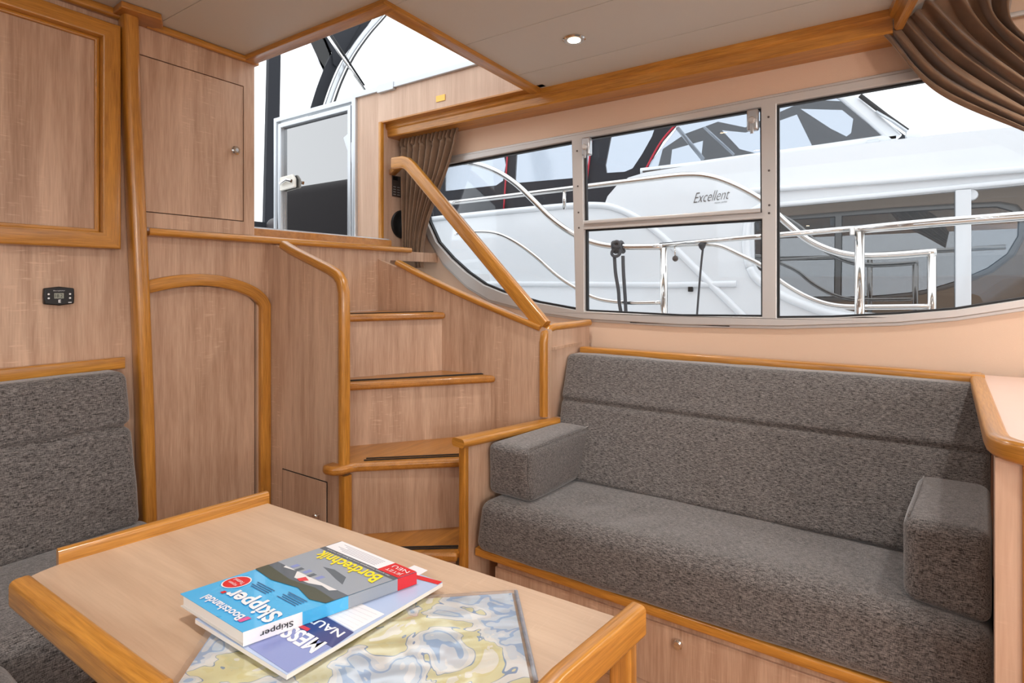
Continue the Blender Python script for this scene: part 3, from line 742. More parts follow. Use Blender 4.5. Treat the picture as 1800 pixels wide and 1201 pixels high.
CH = thing('sea_chart', 'folded yellow and blue sea chart in a clear plastic sleeve', 'map', (.53, .6, TZ))
A_ = V((.746, .492, 0)); ex = V((-.287, .340, 0)); ey = V((-.154, -.131, 0)).normalized()
def cq(u, v, z): return V((A_.x, A_.y, 0))+ex*u+ey*v+V((0, 0, z))
slab('chart_sheet', [[cq(.012, .003, TZ+.001), cq(.99, .003, TZ+.001), cq(.99, .207, TZ+.001), cq(.012, .207, TZ+.001)]], (0, 0, .003), chart_mat(), CH)
def sleeve(u, v):
    p = cq(u*1.01-.005, v*.212, 0); q = noise.noise(V((u*3, v*5, 1)))*.5+.5
    r = abs(noise.noise(V((u*6+3, v*7, 4))))
    return V((p.x, p.y, TZ+.0052+.004*q+.003*(1-r)**4))
pl = glass_mat('clear_plastic_sleeve', (254, 254, 255), .06, .16)
surf('sleeve', sleeve, 50, 30, pl, CH)
sweep('sleeve_edge', [cq(-.004, 0, TZ+.004), cq(-.004, .205, TZ+.004)], .006, .006, (0, 0, 1), plain('grey_vinyl_edge', (150, 152, 160), .3), CH, .002)
sweep('sleeve_edge', [cq(-.004, 0, TZ+.004), cq(1.004, 0, TZ+.004)], .005, .003, (0, 0, 1), pl, CH, .001)

# second magazine (below)
c2 = {'sky': plain('print_pale_blue', (176, 194, 226), .3, coat=.3), 'navy': plain('print_navy', (50, 52, 118), .3, coat=.3), 'blue': plain('print_blue', (74, 178, 232), .28, coat=.4),
      'red': plain('print_red', (214, 34, 40), .3, coat=.3), 'yel': plain('print_yellow', (244, 222, 20), .4), 'slate': plain('print_slate', (84, 92, 100), .3, coat=.3), 'grey': plain('print_grey', (150, 158, 168), .3),
      'page': plain('page_edges', (226, 222, 216), .7), 'paper': plain('print_white', (236, 236, 240), .35, coat=.2), 'green': plain('print_dark_green', (74, 78, 62), .4), 'mid': plain('print_mid_blue', (128, 140, 196), .3, coat=.3),
      'txt': plain('print_text_blue', (60, 96, 140), .5), 'txtg': plain('print_text_grey', (150, 150, 164), .5), 'boat': plain('print_boat_white', (222, 222, 222), .35), 'pink': plain('print_pink', (214, 90, 150), .4)}
def mag(name, label, C_, Bp, Dp, z0, z1, cover, rot=False):
    """C_ = lower left of the cover (spine foot), Bp = lower right, Dp = upper left"""
    m = thing(name, label, 'magazine', (*C_, z0)); ex = V((Bp[0]-C_[0], Bp[1]-C_[1], 0)); ey = V((Dp[0]-C_[0], Dp[1]-C_[1], 0))
    O = V((*C_, 0)); q = lambda u, v, z: O+ex*u+ey*v+V((0, 0, z))
    slab('pages', [[q(.012, .008, z0), q(.985, .008, z0), q(.985, .992, z0), q(.012, .992, z0)]], (0, 0, z1-z0-.0008), c2['page'], m)
    cv = slab('cover', [[q(0, 0, z1-.0008), q(1, 0, z1-.0008), q(1, 1, z1-.0008), q(0, 1, z1-.0008)]], (0, 0, .0008), c2[cover], m)
    slab('back_cover', [[q(0, 0, z0-.0006), q(1, 0, z0-.0006), q(1, 1, z0-.0006), q(0, 1, z0-.0006)]], (0, 0, .0006), c2['page'], m)
    return m, cv, q, ex, ey
lev = [0]
def patch(cv, q, pts, z, mat, name='print'):
    lev[0] += 1
    return slab(name, [[q(u, v, z+.0002+.00002*(lev[0] % 20)) for u, v in pts]], (0, 0, .0001), c2[mat], cv)
def rect(u0, v0, u1, v1): return [(u0, v0), (u1, v0), (u1, v1), (u0, v1)]

m2, cv2, q2, e2x, e2y = mag('magazine', 'pale blue magazine lying half hidden under the thicker one', (.703, .611), (.717, .757), (.428, .632), TZ+.0095, TZ+.0165, 'sky')
# frame for this one: spine foot at its far right corner
def Q2(px, py, z): return P(px, py, Z=z)
zt = TZ+.0165
def pp(cv, pts, z, mat, name='print'):
    lev[0] += 1
    return slab(name, [[P(x, y, Z=z)+V((0, 0, .00002*(lev[0] % 20))) for x, y in pts]], (0, 0, .0001), c2[mat], cv)
for o in list(m2.children): bpy.data.objects.remove(o)
c0 = [(343, 1088), (504, 1186), (778, 1024), (640, 975)]
lo_ = [P(x, y, Z=zt) for x, y in c0]
slab('pages', [[V((p.x, p.y, TZ+.0097)) for p in lo_]], (0, 0, .006), c2['page'], m2)
cv2 = slab('cover', [[p-V((0, 0, .0008)) for p in lo_]], (0, 0, .0008), c2['sky'], m2)
pp(cv2, [(436, 1137), (506, 1183), (582, 1138), (512, 1100)], zt+.0002, 'mid')
pp(cv2, [(512, 1098), (584, 1139), (622, 1112), (548, 1070)], zt+.0003, 'navy')
pp(cv2, [(548, 1068), (622, 1110), (676, 1080), (598, 1045)], zt+.0002, 'paper')
pp(cv2, [(640, 1038), (668, 1049), (700, 1030), (674, 1019)], zt+.0003, 'navy')
pp(cv2, [(650, 1037), (668, 1044), (690, 1031), (674, 1025)], zt+.0005, 'red')
pp(cv2, [(690, 1012), (716, 1023), (752, 1003), (728, 994)], zt+.0002, 'paper')
pp(cv2, [(718, 1014), (770, 1028), (777, 1023), (724, 1009)], zt+.0004, 'red')
pp(cv2, [(524, 1102), (540, 1110), (546, 1106), (530, 1098)], zt+.0005, 'red')
def ptext(cv, body, p0, p1, pu, z, mat, name='lettering', bold=.0, shear=0):
    """lettering from picture points: p0 baseline start, p1 baseline end, pu a point above the start"""
    a = P(*p0, Z=z); b = P(*p1, Z=z); u = P(*pu, Z=z)
    exx = b-a; eyy = u-a; n_ = exx.normalized(); hh = (eyy-n_*eyy.dot(n_))
    return text(name, body, a, exx, hh, exx.length, hh.length, c2[mat] if mat in c2 else M[mat], cv, shear, bold)
ptext(cv2, 'NAUTI', (608, 1112), (546, 1080), (594, 1121), zt+.0007, 'paper', bold=.02)
ptext(cv2, 'MESSE', (576, 1130), (506, 1093), (548, 1150), zt+.0007, 'paper', bold=.03)
for k in range(6):
    u = k/6; pp(cv2, [(620-62*0+50*u, 1104-28*u), (622+50*u, 1105-28*u), (562+46*u, 1074-22*u), (560+46*u, 1073-22*u)], zt+.0006, 'txtg')

zt = TZ+.036
m1 = thing('magazine', 'thick blue boating magazine with yellow and white titles, topmost of the pile', 'magazine', (.55, .77, TZ))
c1 = [(317, 1044), (419, 1104), (515, 1069), (729, 1003), (728, 1003), (600, 953)]
c1 = [(317, 1044), (427, 1112), (732, 1006), (600, 952)]
l1 = [P(x, y, Z=zt) for x, y in c1]
zb = TZ+.018
ins = [V((p.x, p.y, 0)) for p in l1]; cen = sum(ins, V())/4
slab('pages', [[p+(cen-p)*.025+V((0, 0, zb)) for p in ins]], (0, 0, zt-zb-.001), c2['page'], m1)
cv1 = slab('cover', [[p-V((0, 0, .0009)) for p in l1]], (0, 0, .0009), c2['blue'], m1)
slab('back_cover', [[p+V((0, 0, zb-.0008)) for p in ins]], (0, 0, .0008), c2['page'], m1)
D1, C1 = l1[1], l1[2]
dv = (C1-D1)
def spine_pt(u, z): return V((D1.x+dv.x*u, D1.y+dv.y*u, z))
sn = V((dv.y, -dv.x, 0)).normalized()
if sn.dot(cen-V((D1.x, D1.y, 0))) > 0: sn = -sn
spn = lambda u0, u1, mat, nm, d=.001: slab(nm, [[spine_pt(u0, zb-.0006)+sn*d, spine_pt(u1, zb-.0006)+sn*d, spine_pt(u1, zt)+sn*d, spine_pt(u0, zt)+sn*d]], -sn*.0012, c2[mat], m1)
spn(0, .3, 'paper', 'spine', .0012); spn(.3, .56, 'blue', 'spine', .0011); spn(.56, .87, 'grey', 'spine', .001); spn(.87, 1, 'red', 'spine', .0012)
tt = text('lettering', 'Skipper', spine_pt(.25, zt-.004)+sn*.0026, -dv, (0, 0, -1), dv.length*.17, .010, M['black'], m1, bold=.01)
# cover print, u from spine (0) to fore-edge (1), v from the bottom (C-B side, 0) to the top (D-A side, 1)
def q1(u, v, z):
    a = l1[2].lerp(l1[3], u); b = l1[1].lerp(l1[0], u); r = a.lerp(b, v); return V((r.x, r.y, z))
def f1(u, v, mat, w, h, body, bold=0, shear=0):
    o0 = q1(u, v, zt+.0016); exx = q1(u+w, v, zt+.0016)-o0; eyy = q1(u, v+h, zt+.0016)-o0
    return text('lettering', body, o0, exx, eyy-exx.normalized()*eyy.dot(exx.normalized()), exx.length, eyy.length, c2[mat] if mat in c2 else M[mat], cv1, shear, bold)
patch(cv1, q1, rect(0, 0, 1, .56), zt, 'slate')
patch(cv1, q1, rect(0.0, .16, 1, .44), zt+.0001, 'grey')
patch(cv1, q1, rect(.0, 0, .99, .12), zt+.0002, 'paper')
patch(cv1, q1, rect(0, .0, .26, .125), zt+.0003, 'red')
patch(cv1, q1, [(0, .52), (.3, .5), (.6, .53), (1, .5), (1, .58), (.7, .60), (.4, .56), (.15, .60), (0, .57)], zt+.0003, 'green')
patch(cv1, q1, [(.12, .42), (.25, .30), (.5, .255), (.75, .29), (.93, .36), (.86, .46), (.7, .44), (.6, .50), (.42, .49), (.3, .46), (.18, .47)], zt+.0004, 'boat')
patch(cv1, q1, [(.2, .38), (.3, .31), (.5, .29), (.62, .31), (.5, .33), (.34, .36)], zt+.0005, 'slate')
for k in range(5): patch(cv1, q1, rect(.42+k*.09, .385+.012*(k % 2), .47+k*.09, .43+.012*(k % 2)), zt+.0005, 'slate' if k % 2 else 'mid')
patch(cv1, q1, [(.46, .47), (.54, .455), (.56, .5), (.5, .51)], zt+.0006, 'red')
f1(.1, .165, 'yel', .82, .095, 'Bordtechnik', bold=.025)
f1(.08, .135, 'paper', .84, .012, 'das grosse Katalogheft rund um Boot und Technik')
for k in range(6): patch(cv1, q1, rect(.34, .025+k*.014, .9-.05*(k % 3), .029+k*.014), zt+.0004, 'txtg')
f1(.03, .07, 'paper', .19, .03, 'JETZT'); f1(.03, .025, 'paper', .19, .03, 'NEU')
f1(.06, .745, 'paper', .70, .135, 'Skipper', bold=.03)
f1(.22, .91, 'paper', .58, .055, 'Bootshandel', bold=.02)
patch(cv1, q1, rect(.155, .905, .205, .96), zt+.0005, 'pink')
patch(cv1, q1, rect(.735, .835, .775, .86), zt+.0005, 'red')
el = [(.86+.10*math.cos(a), .74+.072*math.sin(a)) for a in [2*math.pi*k/24 for k in range(24)]]
patch(cv1, q1, [(.86+1.1*(u-.86), .74+1.1*(v-.74)) for u, v in el], zt+.0004, 'paper'); patch(cv1, q1, el, zt+.0005, 'red')
f1(.80, .75, 'paper', .12, .025, 'mit grossem'); f1(.79, .715, 'paper', .14, .025, 'Testteil')
for b0, v0, ln in ((.12, .62, 5), (.48, .66, 4)):
    for k in range(ln): patch(cv1, q1, rect(b0, v0+k*.016, b0+.26-.03*(k % 2), v0+.006+k*.016), zt+.0005, 'txt')

# ------------------------------------------------------------------ curtains
cu = thing('curtain', 'brown suede curtain gathered beside the stairs, behind the handrail', 'curtain', (2.2, 2.0, 1.2), 'brown window curtains')
def lc(u, v):
    # u across (0 = by the recess), v down
    ytop = 2.235-.42*u
    ybot = 2.20-.15*u
    k = v**1.5; k2 = .5-.5*math.cos(math.pi*min(1, v*1.05))
    y = ytop*(1-k2)+ybot*k2+(.02*math.sin(v*3)*(u))
    zt_ = 1.985; zb_ = 1.26-.0*u
    z = zt_+(zb_-zt_)*v
    w = u*math.pi*2*9+.6*math.sin(v*3+u*5)
    amp = .020*(1-.25*v)+.004*math.sin(u*31)
    if v < .07: amp *= .45+.6*v/.07; w = u*math.pi*2*15
    if .10 < v < .13: amp *= .8
    x = 2.225+amp*math.sin(w)-.012*v
    return V((x, y, z))
surf('drape', lc, 200, 60, M['velvet'], cu, .0025)
sweep('tie_band', [(2.17, 2.205, 1.285), (2.17, 2.07, 1.275)], .03, .006, (0, 0, 1), M['velvet'], cu, .002)

cu2 = thing('curtain', 'large brown suede curtain swept aside in diagonal folds at the upper right', 'curtain', (2.15, -.3, 1.6), 'brown window curtains')
CX = 2.17
def rc_(u, v):
    # fan of folds: u = 0 lower/left edge, 1 upper/right edge; v along the fold from the rail to the tie
    top = [P(1553, 62, X=CX), P(1590, 40, X=CX), P(1625, 12, X=CX), P(1700, -30, X=CX), P(1790, -60, X=CX)]
    mid = [P(1640, 158, X=CX), P(1672, 118, X=CX), P(1706, 84, X=CX), P(1740, 48, X=CX), P(1775, -8+60, X=CX)]
    bot = [P(1800, 232, X=CX), P(1818, 205, X=CX), P(1838, 178, X=CX), P(1856, 146, X=CX), P(1872, 115, X=CX)]
    end = [P(1925, 285, X=CX), P(1930, 262, X=CX), P(1936, 240, X=CX), P(1942, 216, X=CX), P(1950, 190, X=CX)]
    def ev(l):
        s = u*4; i = min(3, int(s)); return l[i].lerp(l[i+1], s-i)
    a, b, c_, d_ = ev(top), ev(mid), ev(bot), ev(end)
    s = v*3; pts = [a*2-b, a, b, c_, d_, d_*2-c_]; i = min(2, int(s)); t = s-i
    p0, p1, p2, p3 = pts[i], pts[i+1], pts[i+2], pts[i+3]
    p = .5*((2*p1)+(p2-p0)*t+(2*p0-5*p1+4*p2-p3)*t*t+(3*p1-p0-3*p2+p3)*t**3)
    ph = u**.85*math.pi*2*7.5+.5*math.sin(v*4)
    w = math.sin(ph)+.35*math.sin(ph*1.9+1.3+v*2)
    amp = .026*(1-.35*v)*min(1, .35+v*3)
    return p+V((-amp*w-.05*u*(1-v*.5), 0, .004*math.sin(ph*1.5+v*9)))
surf('drape', rc_, 260, 60, M['velvet'], cu2, .003)

# ------------------------------------------------------------------ speakers, plate, lamp
sp_ = thing('speaker', 'round black loudspeaker low on the recess panel beside the curtain', 'speaker', (2.235, 2.26, 1.27+.24), 'round black speakers on the recess panel')
def spk(sp_, c):
    lathe('ring', [(.078, 0), (.080, .006), (.076, .014), (.068, .016)], c, (0, -1, 0), M['black'], sp_, 32)
    lathe('cone', [(.066, .010), (.05, .0165), (.022, .018), (.018, .019)], c, (0, -1, 0), M['rubber'], sp_, 32)
    lathe('dome', [(.012, .018), (.010, .023), (.004, .025)], c, (0, -1, 0), M['alus'], sp_, 16)
spk(sp_, P(705, 395, Y=2.26))
sp2 = thing('speaker', 'upper round black loudspeaker, mostly hidden by the curtain top', 'speaker', (2.27, 2.26, 1.9), 'round black speakers on the recess panel')
spk(sp2, P(722, 255, Y=2.26)+V((0, 0, 0)))
pt = thing('notice_plate', 'small grey engraved notice plate above the lower speaker', 'plate', P(703, 330, Y=2.255))
pa, pb = P(689, 345, Y=2.258), P(721, 315, Y=2.258)
box('plate', (pa.x, 2.2595, pa.z), (pb.x, 2.256, pb.z), M['steelplate'], pt, .001)
box('title_bar', (pa.x+.006, 2.2558, pb.z-.026), (pa.x+.042, 2.2552, pb.z-.006), M['black'], pt)
for r_ in range(4):
    for k in range(3):
        box('text_line', (pa.x+.008+k*.03, 2.2558, pa.z+.010+r_*.014), (pa.x+.028+k*.03, 2.2553, pa.z+.015+r_*.014), M['alus'], pt)

def downlight(x, y, first=None):
    if first is None:
        t = thing('downlight', 'small round chrome downlight glowing in the ceiling', 'ceiling light', (x, y, CZ))
        lathe('bezel', [(.024, -.001), (.040, 0), (.041, -.003), (.036, -.007), (.026, -.006)], (x, y, CZ), (0, 0, 1), M['chrome'], t, 32)
        lathe('lens', [(.025, -.0045), (.022, -.0075), (.01, -.009)], (x, y, CZ), (0, 0, 1), M['lamp'], t, 28)
    else:
        t = first.copy(); COL.objects.link(t); t.location = (x, y, CZ); t['label'] = 'round chrome downlight further aft in the ceiling'
        for ch in first.children:
            if ch.type != 'MESH': continue
            q = ch.copy(); COL.objects.link(q); q.parent = t
    l = bpy.data.lights.new('bulb', 'SPOT'); l.energy = LAMP_W; l.color = (1, .96, .92); l.spot_size = math.radians(150); l.spot_blend = 1; l.shadow_soft_size = .03
    o = bpy.data.objects.new('bulb', l); COL.objects.link(o); o.parent = t; o.location = (0, 0, -.02)
    return t
dl = downlight(1.774, .916)
for x, y, tx in ((1.774, -.5, 'chrome downlight over the counter, out of the picture'), (.55, .916, 'chrome downlight over the dining table, out of the picture'),
                 (.55, -.5, 'chrome downlight above the photographer, out of the picture'), (-.7, .916, 'chrome downlight over the port end of the dinette, out of the picture'),
                 (-.7, -.5, 'chrome downlight by the port window, out of the picture'), (1.0, -1.7, 'chrome downlight near the aft window, out of the picture')):
    downlight(x, y, dl)['label'] = tx
def dome(x, y, z, ax, label, w):  # added lamps behind the camera, only to fill the saloon with soft light
    t = thing('fill_lamp', label, 'lamp', (x, y, z))
    lathe('backplate', [(.09, 0), (.09, .012), (.08, .016)], (x, y, z), ax, M['chrome'], t)
    lathe('fill_globe', [(.06, .016), (.10, .04), (.11, .08), (.09, .12), (.04, .145)], (x, y, z), ax, plain('fill_globe_glow', (255, 246, 232), .4, emit=((255, 236, 210), 1)), t)
    l = bpy.data.lights.new('bulb', 'POINT'); l.energy = w; l.color = (1, .97, .94); l.shadow_soft_size = .11
    o = bpy.data.objects.new('bulb', l); COL.objects.link(o); o.parent = t; o.location = V(ax)*.30
dome(-1.3, -2.42, 1.35, (.3, 1, 0), 'added opal fill lamp on the aft wall at its port end, out of the picture', 29)
dome(-.2, -2.42, 1.68, (-.1, 1, 0), 'higher added opal fill lamp on the aft wall beside the lower one, out of the picture', 16)

# ------------------------------------------------------------------ companionway door, folded open outside
D = thing('companionway_door', 'smoked acrylic companionway door in an aluminium frame, standing open outside', 'door', (2.09, 2.85, 1.3))
def DP(x, y): return P(x, y, X=2.115)
za, zb_ = 1.30, 2.215
ya, yb = 2.475, 3.215
sweep('frame', [(2.115, ya, za), (2.115, ya, zb_), (2.115, yb, zb_), (2.115, yb, za)], .035, .028, (1, 0, 0), M['alus'], D, .003, closed=True)
sweep('frame_bead', [(2.108, ya+.03, za+.03), (2.108, ya+.03, zb_-.045), (2.108, yb-.055, zb_-.045), (2.108, yb-.055, za+.03)], .03, .026, (1, 0, 0), M['alus'], D, .003, closed=True)
box('pane', (2.117, ya+.03, za+.03), (2.123, yb-.055, zb_-.05), M['tintd'], D)
hb = DP(510, 322)
slab('handle_plate', [[(2.09, hb.y-.075, hb.z-.035), (2.09, hb.y+.075, hb.z-.045), (2.09, hb.y+.075, hb.z+.04), (2.09, hb.y-.05, hb.z+.048), (2.09, hb.y-.075, hb.z+.02)]], (.02, 0, 0), plain('cream_plastic', (226, 222, 212), .35), D, .006, label='cream plastic lock handle')
sweep('lever', [(2.078, hb.y+.05, hb.z-.005), (2.07, hb.y-.03, hb.z+.012), (2.075, hb.y-.07, hb.z+.0)], .014, .02, (1, 0, 0), M['chrome'], D, .004)
lathe('lock_knob', [(.03, 0), (.03, .015), (.012, .02), (.012, .05), (.02, .055)], (2.12, hb.y-.09, hb.z-.01), (1, 0, 0), M['black'], D, 16)
sweep('stay', [DP(612, 240)+V((-.012, 0, 0)), DP(628, 290)+V((-.012, 0, 0))], .012, .05, (1, 0, 0), M['alus'], D, .01)
# cockpit behind
cd = box('floor_cockpit', (.1, 2.4, 1.19), (3.3, 5.7, 1.245), M['gelg']); setp(cd, kind='structure')
ck = thing('cockpit_cushion', 'dark upholstered cockpit seat behind the open door pane', 'seat', (2.5, 3.0, 1.3))
soft('reflected_block', hexa(.2, .8, 3.7, 5.6, 1.25, 2.15), .08, plain('reflected_block_vinyl', (44, 36, 38), .5), ck, (.01, .01, .03), 0, 8)  # added unseen block, gives the open door pane something dark to mirror
soft('seat', hexa(2.2, 2.6, 2.6, 3.5, 1.25, 1.62), .05, plain('dark_brown_vinyl', (46, 38, 40), .5), ck, (.01, .01, .01), 0, 8)
soft('backrest', hexa(2.56, 2.70, 2.62, 3.45, 1.50, 1.78), .05, plain('dark_blue_vinyl', (30, 36, 58), .4), ck, (.01, .01, .02), 0, 8)
box('locker', (2.15, 3.55, 1.2), (2.62, 3.7, 1.6), M['canvas'], ck)

K = thing('cockpit_canopy', 'dark canvas cockpit canopy with clear windows on an aluminium arch', 'canopy', (2.6, 4.0, 1.3))
def KP(x, y, Y=4.0): return P(x, y, Y=Y)
slab('corner_post', [[KP(494, 95), KP(473, 97), KP(465, 420), KP(488, 420)]], (.02, .07, 0), M['canvas'], K, .004)
slab('canvas_gusset', [[KP(572, 64, 3.98), KP(640, 30, 3.98), KP(612, 80, 3.98), KP(592, 118, 3.98), KP(586, 112, 3.98), KP(584, 92, 3.98)]], (0, .012, 0), M['canvas'], K)
band = curve_pts([KP(668, 0), KP(628, 52), KP(592, 100), KP(571, 145), KP(556, 190), KP(545, 230)], 4)
sweep('canvas_band', band, .01, .10, (0, 1, 0), M['canvas'], K, .002)
arcp = curve_pts([KP(700, -12, 3.9), KP(668, 28, 3.9), KP(640, 60, 3.9), KP(612, 100, 3.9), KP(590, 145, 3.9), KP(574, 190, 3.9)], 4)
sweep('arch', arcp, .03, .045, (0, 1, 0), M['alus'], K, .01)
sweep('arch_seal', [p+V((.035, -.03, -.0)) for p in arcp], .02, .012, (0, 1, 0), M['black'], K, .003)
sweep('sill_rail', [P(560, 195, X=2.3), P(640, 172, X=2.3)], .03, .03, (1, 0, 0), M['alus'], K, .006)
tube('strut', [KP(574, 60, 3.8), KP(646, 165, 3.8)], .011, M['chrome'], K, side=(0, 1, 0), n=8)
tube('strut', [KP(580, 58, 3.84), KP(640, 150, 3.84)], .009, M['black'], K, side=(0, 1, 0), n=8)
slab('clear_window', [[KP(495, 90), KP(575, 60), KP(586, 110), KP(553, 200), KP(492, 215)]], (0, .004, 0), glass_mat('clear_vinyl', (250, 250, 252), .0), K)

# ------------------------------------------------------------------ outside: water, rails, neighbouring yacht
wt = box('water', (-30, -30, -.9), (60, 60, -.8), plain('harbour_water', (92, 108, 112), .12, bump=.6, bscale=3)); setp(wt, kind='structure')
hl = box('deck_side', (2.42, -3, 0.0), (2.9, 3.4, .62), M['gelg']); setp(hl, kind='structure')
RX = 3.0
def RP(x, y, X=RX): return P(x, y, X=X)
def railing(name, label, X):
    return thing(name, label, 'railing', (X, .5, .6))
r1 = railing('deck_railing', 'thick polished steel deck railing with two posts outside the window', RX)
top = curve_pts([RP(790, 284), RP(830, 287), RP(870, 300), RP(905, 322), (RP(935, 350)), RP(970, 385), RP(1005, 410), RP(1040, 426), RP(1085, 434), RP(1165, 434)], 5)
tube('top_rail', top, .0185, M['chrome'], r1)
tube('top_rail', [RP(1160, 431.5), RP(1350, 415), RP(1500, 402)], .0135, M['chrome'], r1)
tube('top_rail', [RP(1495, 405), RP(1650, 391), RP(1800, 380), RP(2000, 364)], .020, M['chrome'], r1)
tube('lower_rail', curve_pts([RP(800, 412), RP(830, 408), RP(870, 410), RP(905, 425), RP(940, 450), RP(980, 485), RP(1015, 508), RP(1050, 525), RP(1100, 532), RP(1163, 532)], 5), .0125, M['chrome'], r1)
for x, y in ((1167, 436), (1511, 408)):
    p = RP(x, y); tube('post', [p, V((p.x, p.y, .62))], .020, M['chrome'], r1, side=(0, 1, 0), n=14)
box('rail_socket', RP(1494, 399)-V((.025, 0, 0)), RP(1503, 414)+V((.025, 0, 0)), M['chrome'], r1, .004)
RX2 = 3.5
def R2(x, y): return P(x, y, X=RX2)
rp = thing('mooring_rope', 'grey braided rope knotted round the railing and hanging in two strands', 'rope', RP(1088, 434))
kx = RP(1087, 434)
for q_ in range(4):
    kn = [kx+V((.030*math.cos(a), -.022+.015*q_+.006*math.sin(a), .030*math.sin(a)-.002)) for a in [k*2*math.pi/16 for k in range(17)]]
    tube('turn', kn, .0095, M['rope'], rp, side=(.1, 1, 0), n=8)
tube('hitch', [kx+V((-.035+.006*math.sin(a), .026*math.cos(a), -.035+.022*math.sin(a))) for a in [k*2*math.pi/16 for k in range(17)]], .009, M['rope'], rp, side=(1, 0, .1), n=8)
tube('hitch', [kx+V((-.040, .018*math.cos(a)-.006, .012+.016*math.sin(a))) for a in [k*2*math.pi/16 for k in range(17)]], .009, M['rope'], rp, side=(1, 0, .1), n=8)
tube('strand', curve_pts([RP(1080, 450, RX-.03), RP(1082, 480, RX-.04), RP(1087, 510, RX-.04), RP(1089, 535, RX-.04), RP(1096, 570, RX-.03)], 5), .0105, M['rope'], rp, side=(1, 0, 0), n=8)
tube('strand', curve_pts([RP(1095, 450, RX-.03), RP(1096, 480, RX-.035), RP(1099, 525, RX-.035), RP(1101, 570, RX-.03)], 5), .0105, M['rope'], rp, side=(1, 0, 0), n=8)
bl = thing('rail_hook', 'small steel hook with a ball hanging from the railing beside its first post', 'hook', RP(1186, 430))
tube('stem', [RP(1186, 432), RP(1187, 452)], .004, M['chrome'], bl, side=(0, 1, 0), n=8)
lathe('ball', [(.004, .0), (.013, .006), (.0165, .016), (.013, .027), (.004, .033)], RP(1187, 460), (0, 0, 1), M['steelplate'], bl, 14)
fd = thing('fender_line', 'thin dark fender line tied to the railing, right of the steel hook', 'rope', RP(1234, 432))
tube('line', curve_pts([RP(1236, 434), RP(1233, 460), RP(1229, 505), RP(1224, 570)], 4), .0055, M['rope'], fd, side=(1, 0, 0), n=8)
lathe('hitch', [(.004, 0), (.014, .012), (.02, .03), (.012, .045)], RP(1234, 440), (0, 0, 1), M['rope'], fd, 12)

Yt = thing('motor_yacht', 'white neighbouring motor yacht with dark canopy seen through the window', 'boat', (4.6, .5, -.8))
YX = 4.3
def YP(x, y, X=YX): return P(x, y, X=X)
Wn1 = [(1325, 392), (1330, 382), (1350, 366), (1683, 336), (1683, 552), (1560, 552), (1500, 548), (1440, 533), (1400, 512), (1360, 492), (1333, 474), (1326, 462)]
Wn2 = [(1703, 334), (1960, 310), (1960, 580), (1703, 552)]
hullp = [(560, 405), (790, 382), (900, 371), (1000, 362), (1062, 361), (1068, 345), (1085, 325), (1105, 312), (1135, 303), (1230, 288), (1340, 272), (1500, 255), (1650, 236), (1800, 221), (2000, 200), (2400, 165), (2400, 1500), (300, 1500), (300, 420)]
slab('cabin_side', [[YP(*p) for p in hullp], [YP(*p) for p in Wn1], [YP(*p) for p in Wn2]], (.08, 0, 0), M['gel'], Yt)
slab('window_pane', [[YP(x, y, YX+.02) for x, y in Wn1]], (.012, 0, 0), M['tint'], Yt)
slab('window_pane', [[YP(x, y, YX+.02) for x, y in Wn2]], (.012, 0, 0), M['tint'], Yt)
tube('window_surround', curve_pts([YP(1318, 470), YP(1330, 490), YP(1366, 515), YP(1410, 535), YP(1460, 552), YP(1520, 560)], 4), .03, M['gel'], Yt)
tube('window_surround', curve_pts([YP(1318, 470), YP(1312, 440), YP(1314, 395), YP(1325, 372), YP(1350, 358)], 4), .03, M['gel'], Yt)
tube('coving', curve_pts([YP(740, 388), YP(790, 382), YP(900, 371), YP(1000, 362), YP(1055, 361), YP(1085, 367), YP(1120, 383), YP(1160, 412), YP(1200, 450), YP(1250, 500), YP(1310, 560), YP(1360, 620)], 4), .028, M['gel'], Yt, n=12)
sweep('rubbing_strake', [YP(700, 498), YP(900, 499), YP(1180, 501), YP(1295, 499)], .05, .045, (1, 0, 0), M['gel'], Yt, .018)
sweep('gutter', [YP(1320, 336), YP(1560, 318), YP(1900, 290)], .09, .035, (1, 0, 0), M['gel'], Yt, .012)
sweep('gutter', [YP(1345, 362), YP(1560, 342), YP(1900, 309)], .05, .03, (1, 0, 0), M['gel'], Yt, .01)
sweep('window_post', [YP(1693, 334, YX-.005), YP(1693, 560, YX-.005)], .03, .075, (1, 0, 0), M['gel'], Yt, .006)
box('vent', YP(1209, 513, YX-.02), YP(1219, 504, YX), M['black'], Yt, .004)
lathe('catch', [(.035, 0), (.03, .02)], YP(1707, 343, YX+.02), (-1, 0, 0), M['gel'], Yt, 14)
tube('roof_rail', [YP(1130, 302, YX+.1), YP(1366, 277, YX+.1), YP(1650, 246, YX+.1), YP(2000, 214, YX+.1)], .0085, M['steelplate'], Yt)
tube('roof_rail_post', [YP(1680, 243, YX+.1), YP(1680, 262, YX+.1)], .022, M['alus'], Yt, side=(0, 1, 0))
slab('coachroof', [[(YX+.05, -6, YP(1800, 221).z-.02), (YX+.05, 1.6, 2.05), (YX+3, 1.6, 2.05), (YX+3, -6, YP(1800, 221).z-.02)]], (0, 0, -.05), M['gel'], Yt)
text('lettering', 'Excellent', YP(1219, 357, YX-.004), (0, -1, 0.04), (0, .0, 1), (YP(1219, 357)-YP(1283, 350)).length, .075, M['steelplate'], Yt, shear=.5, bold=-.012)
text('lettering', 'motor yachts', YP(1256, 359, YX-.004), (0, -1, 0.04), (0, 0, 1), .09, .016, M['steelplate'], Yt, shear=.2)
slab('side_deck', [[(3.3, -6, .5), (YX, -6, .5), (YX, 4, .5), (3.3, 4, .5)]], (0, 0, .09), M['gelg'], Yt)
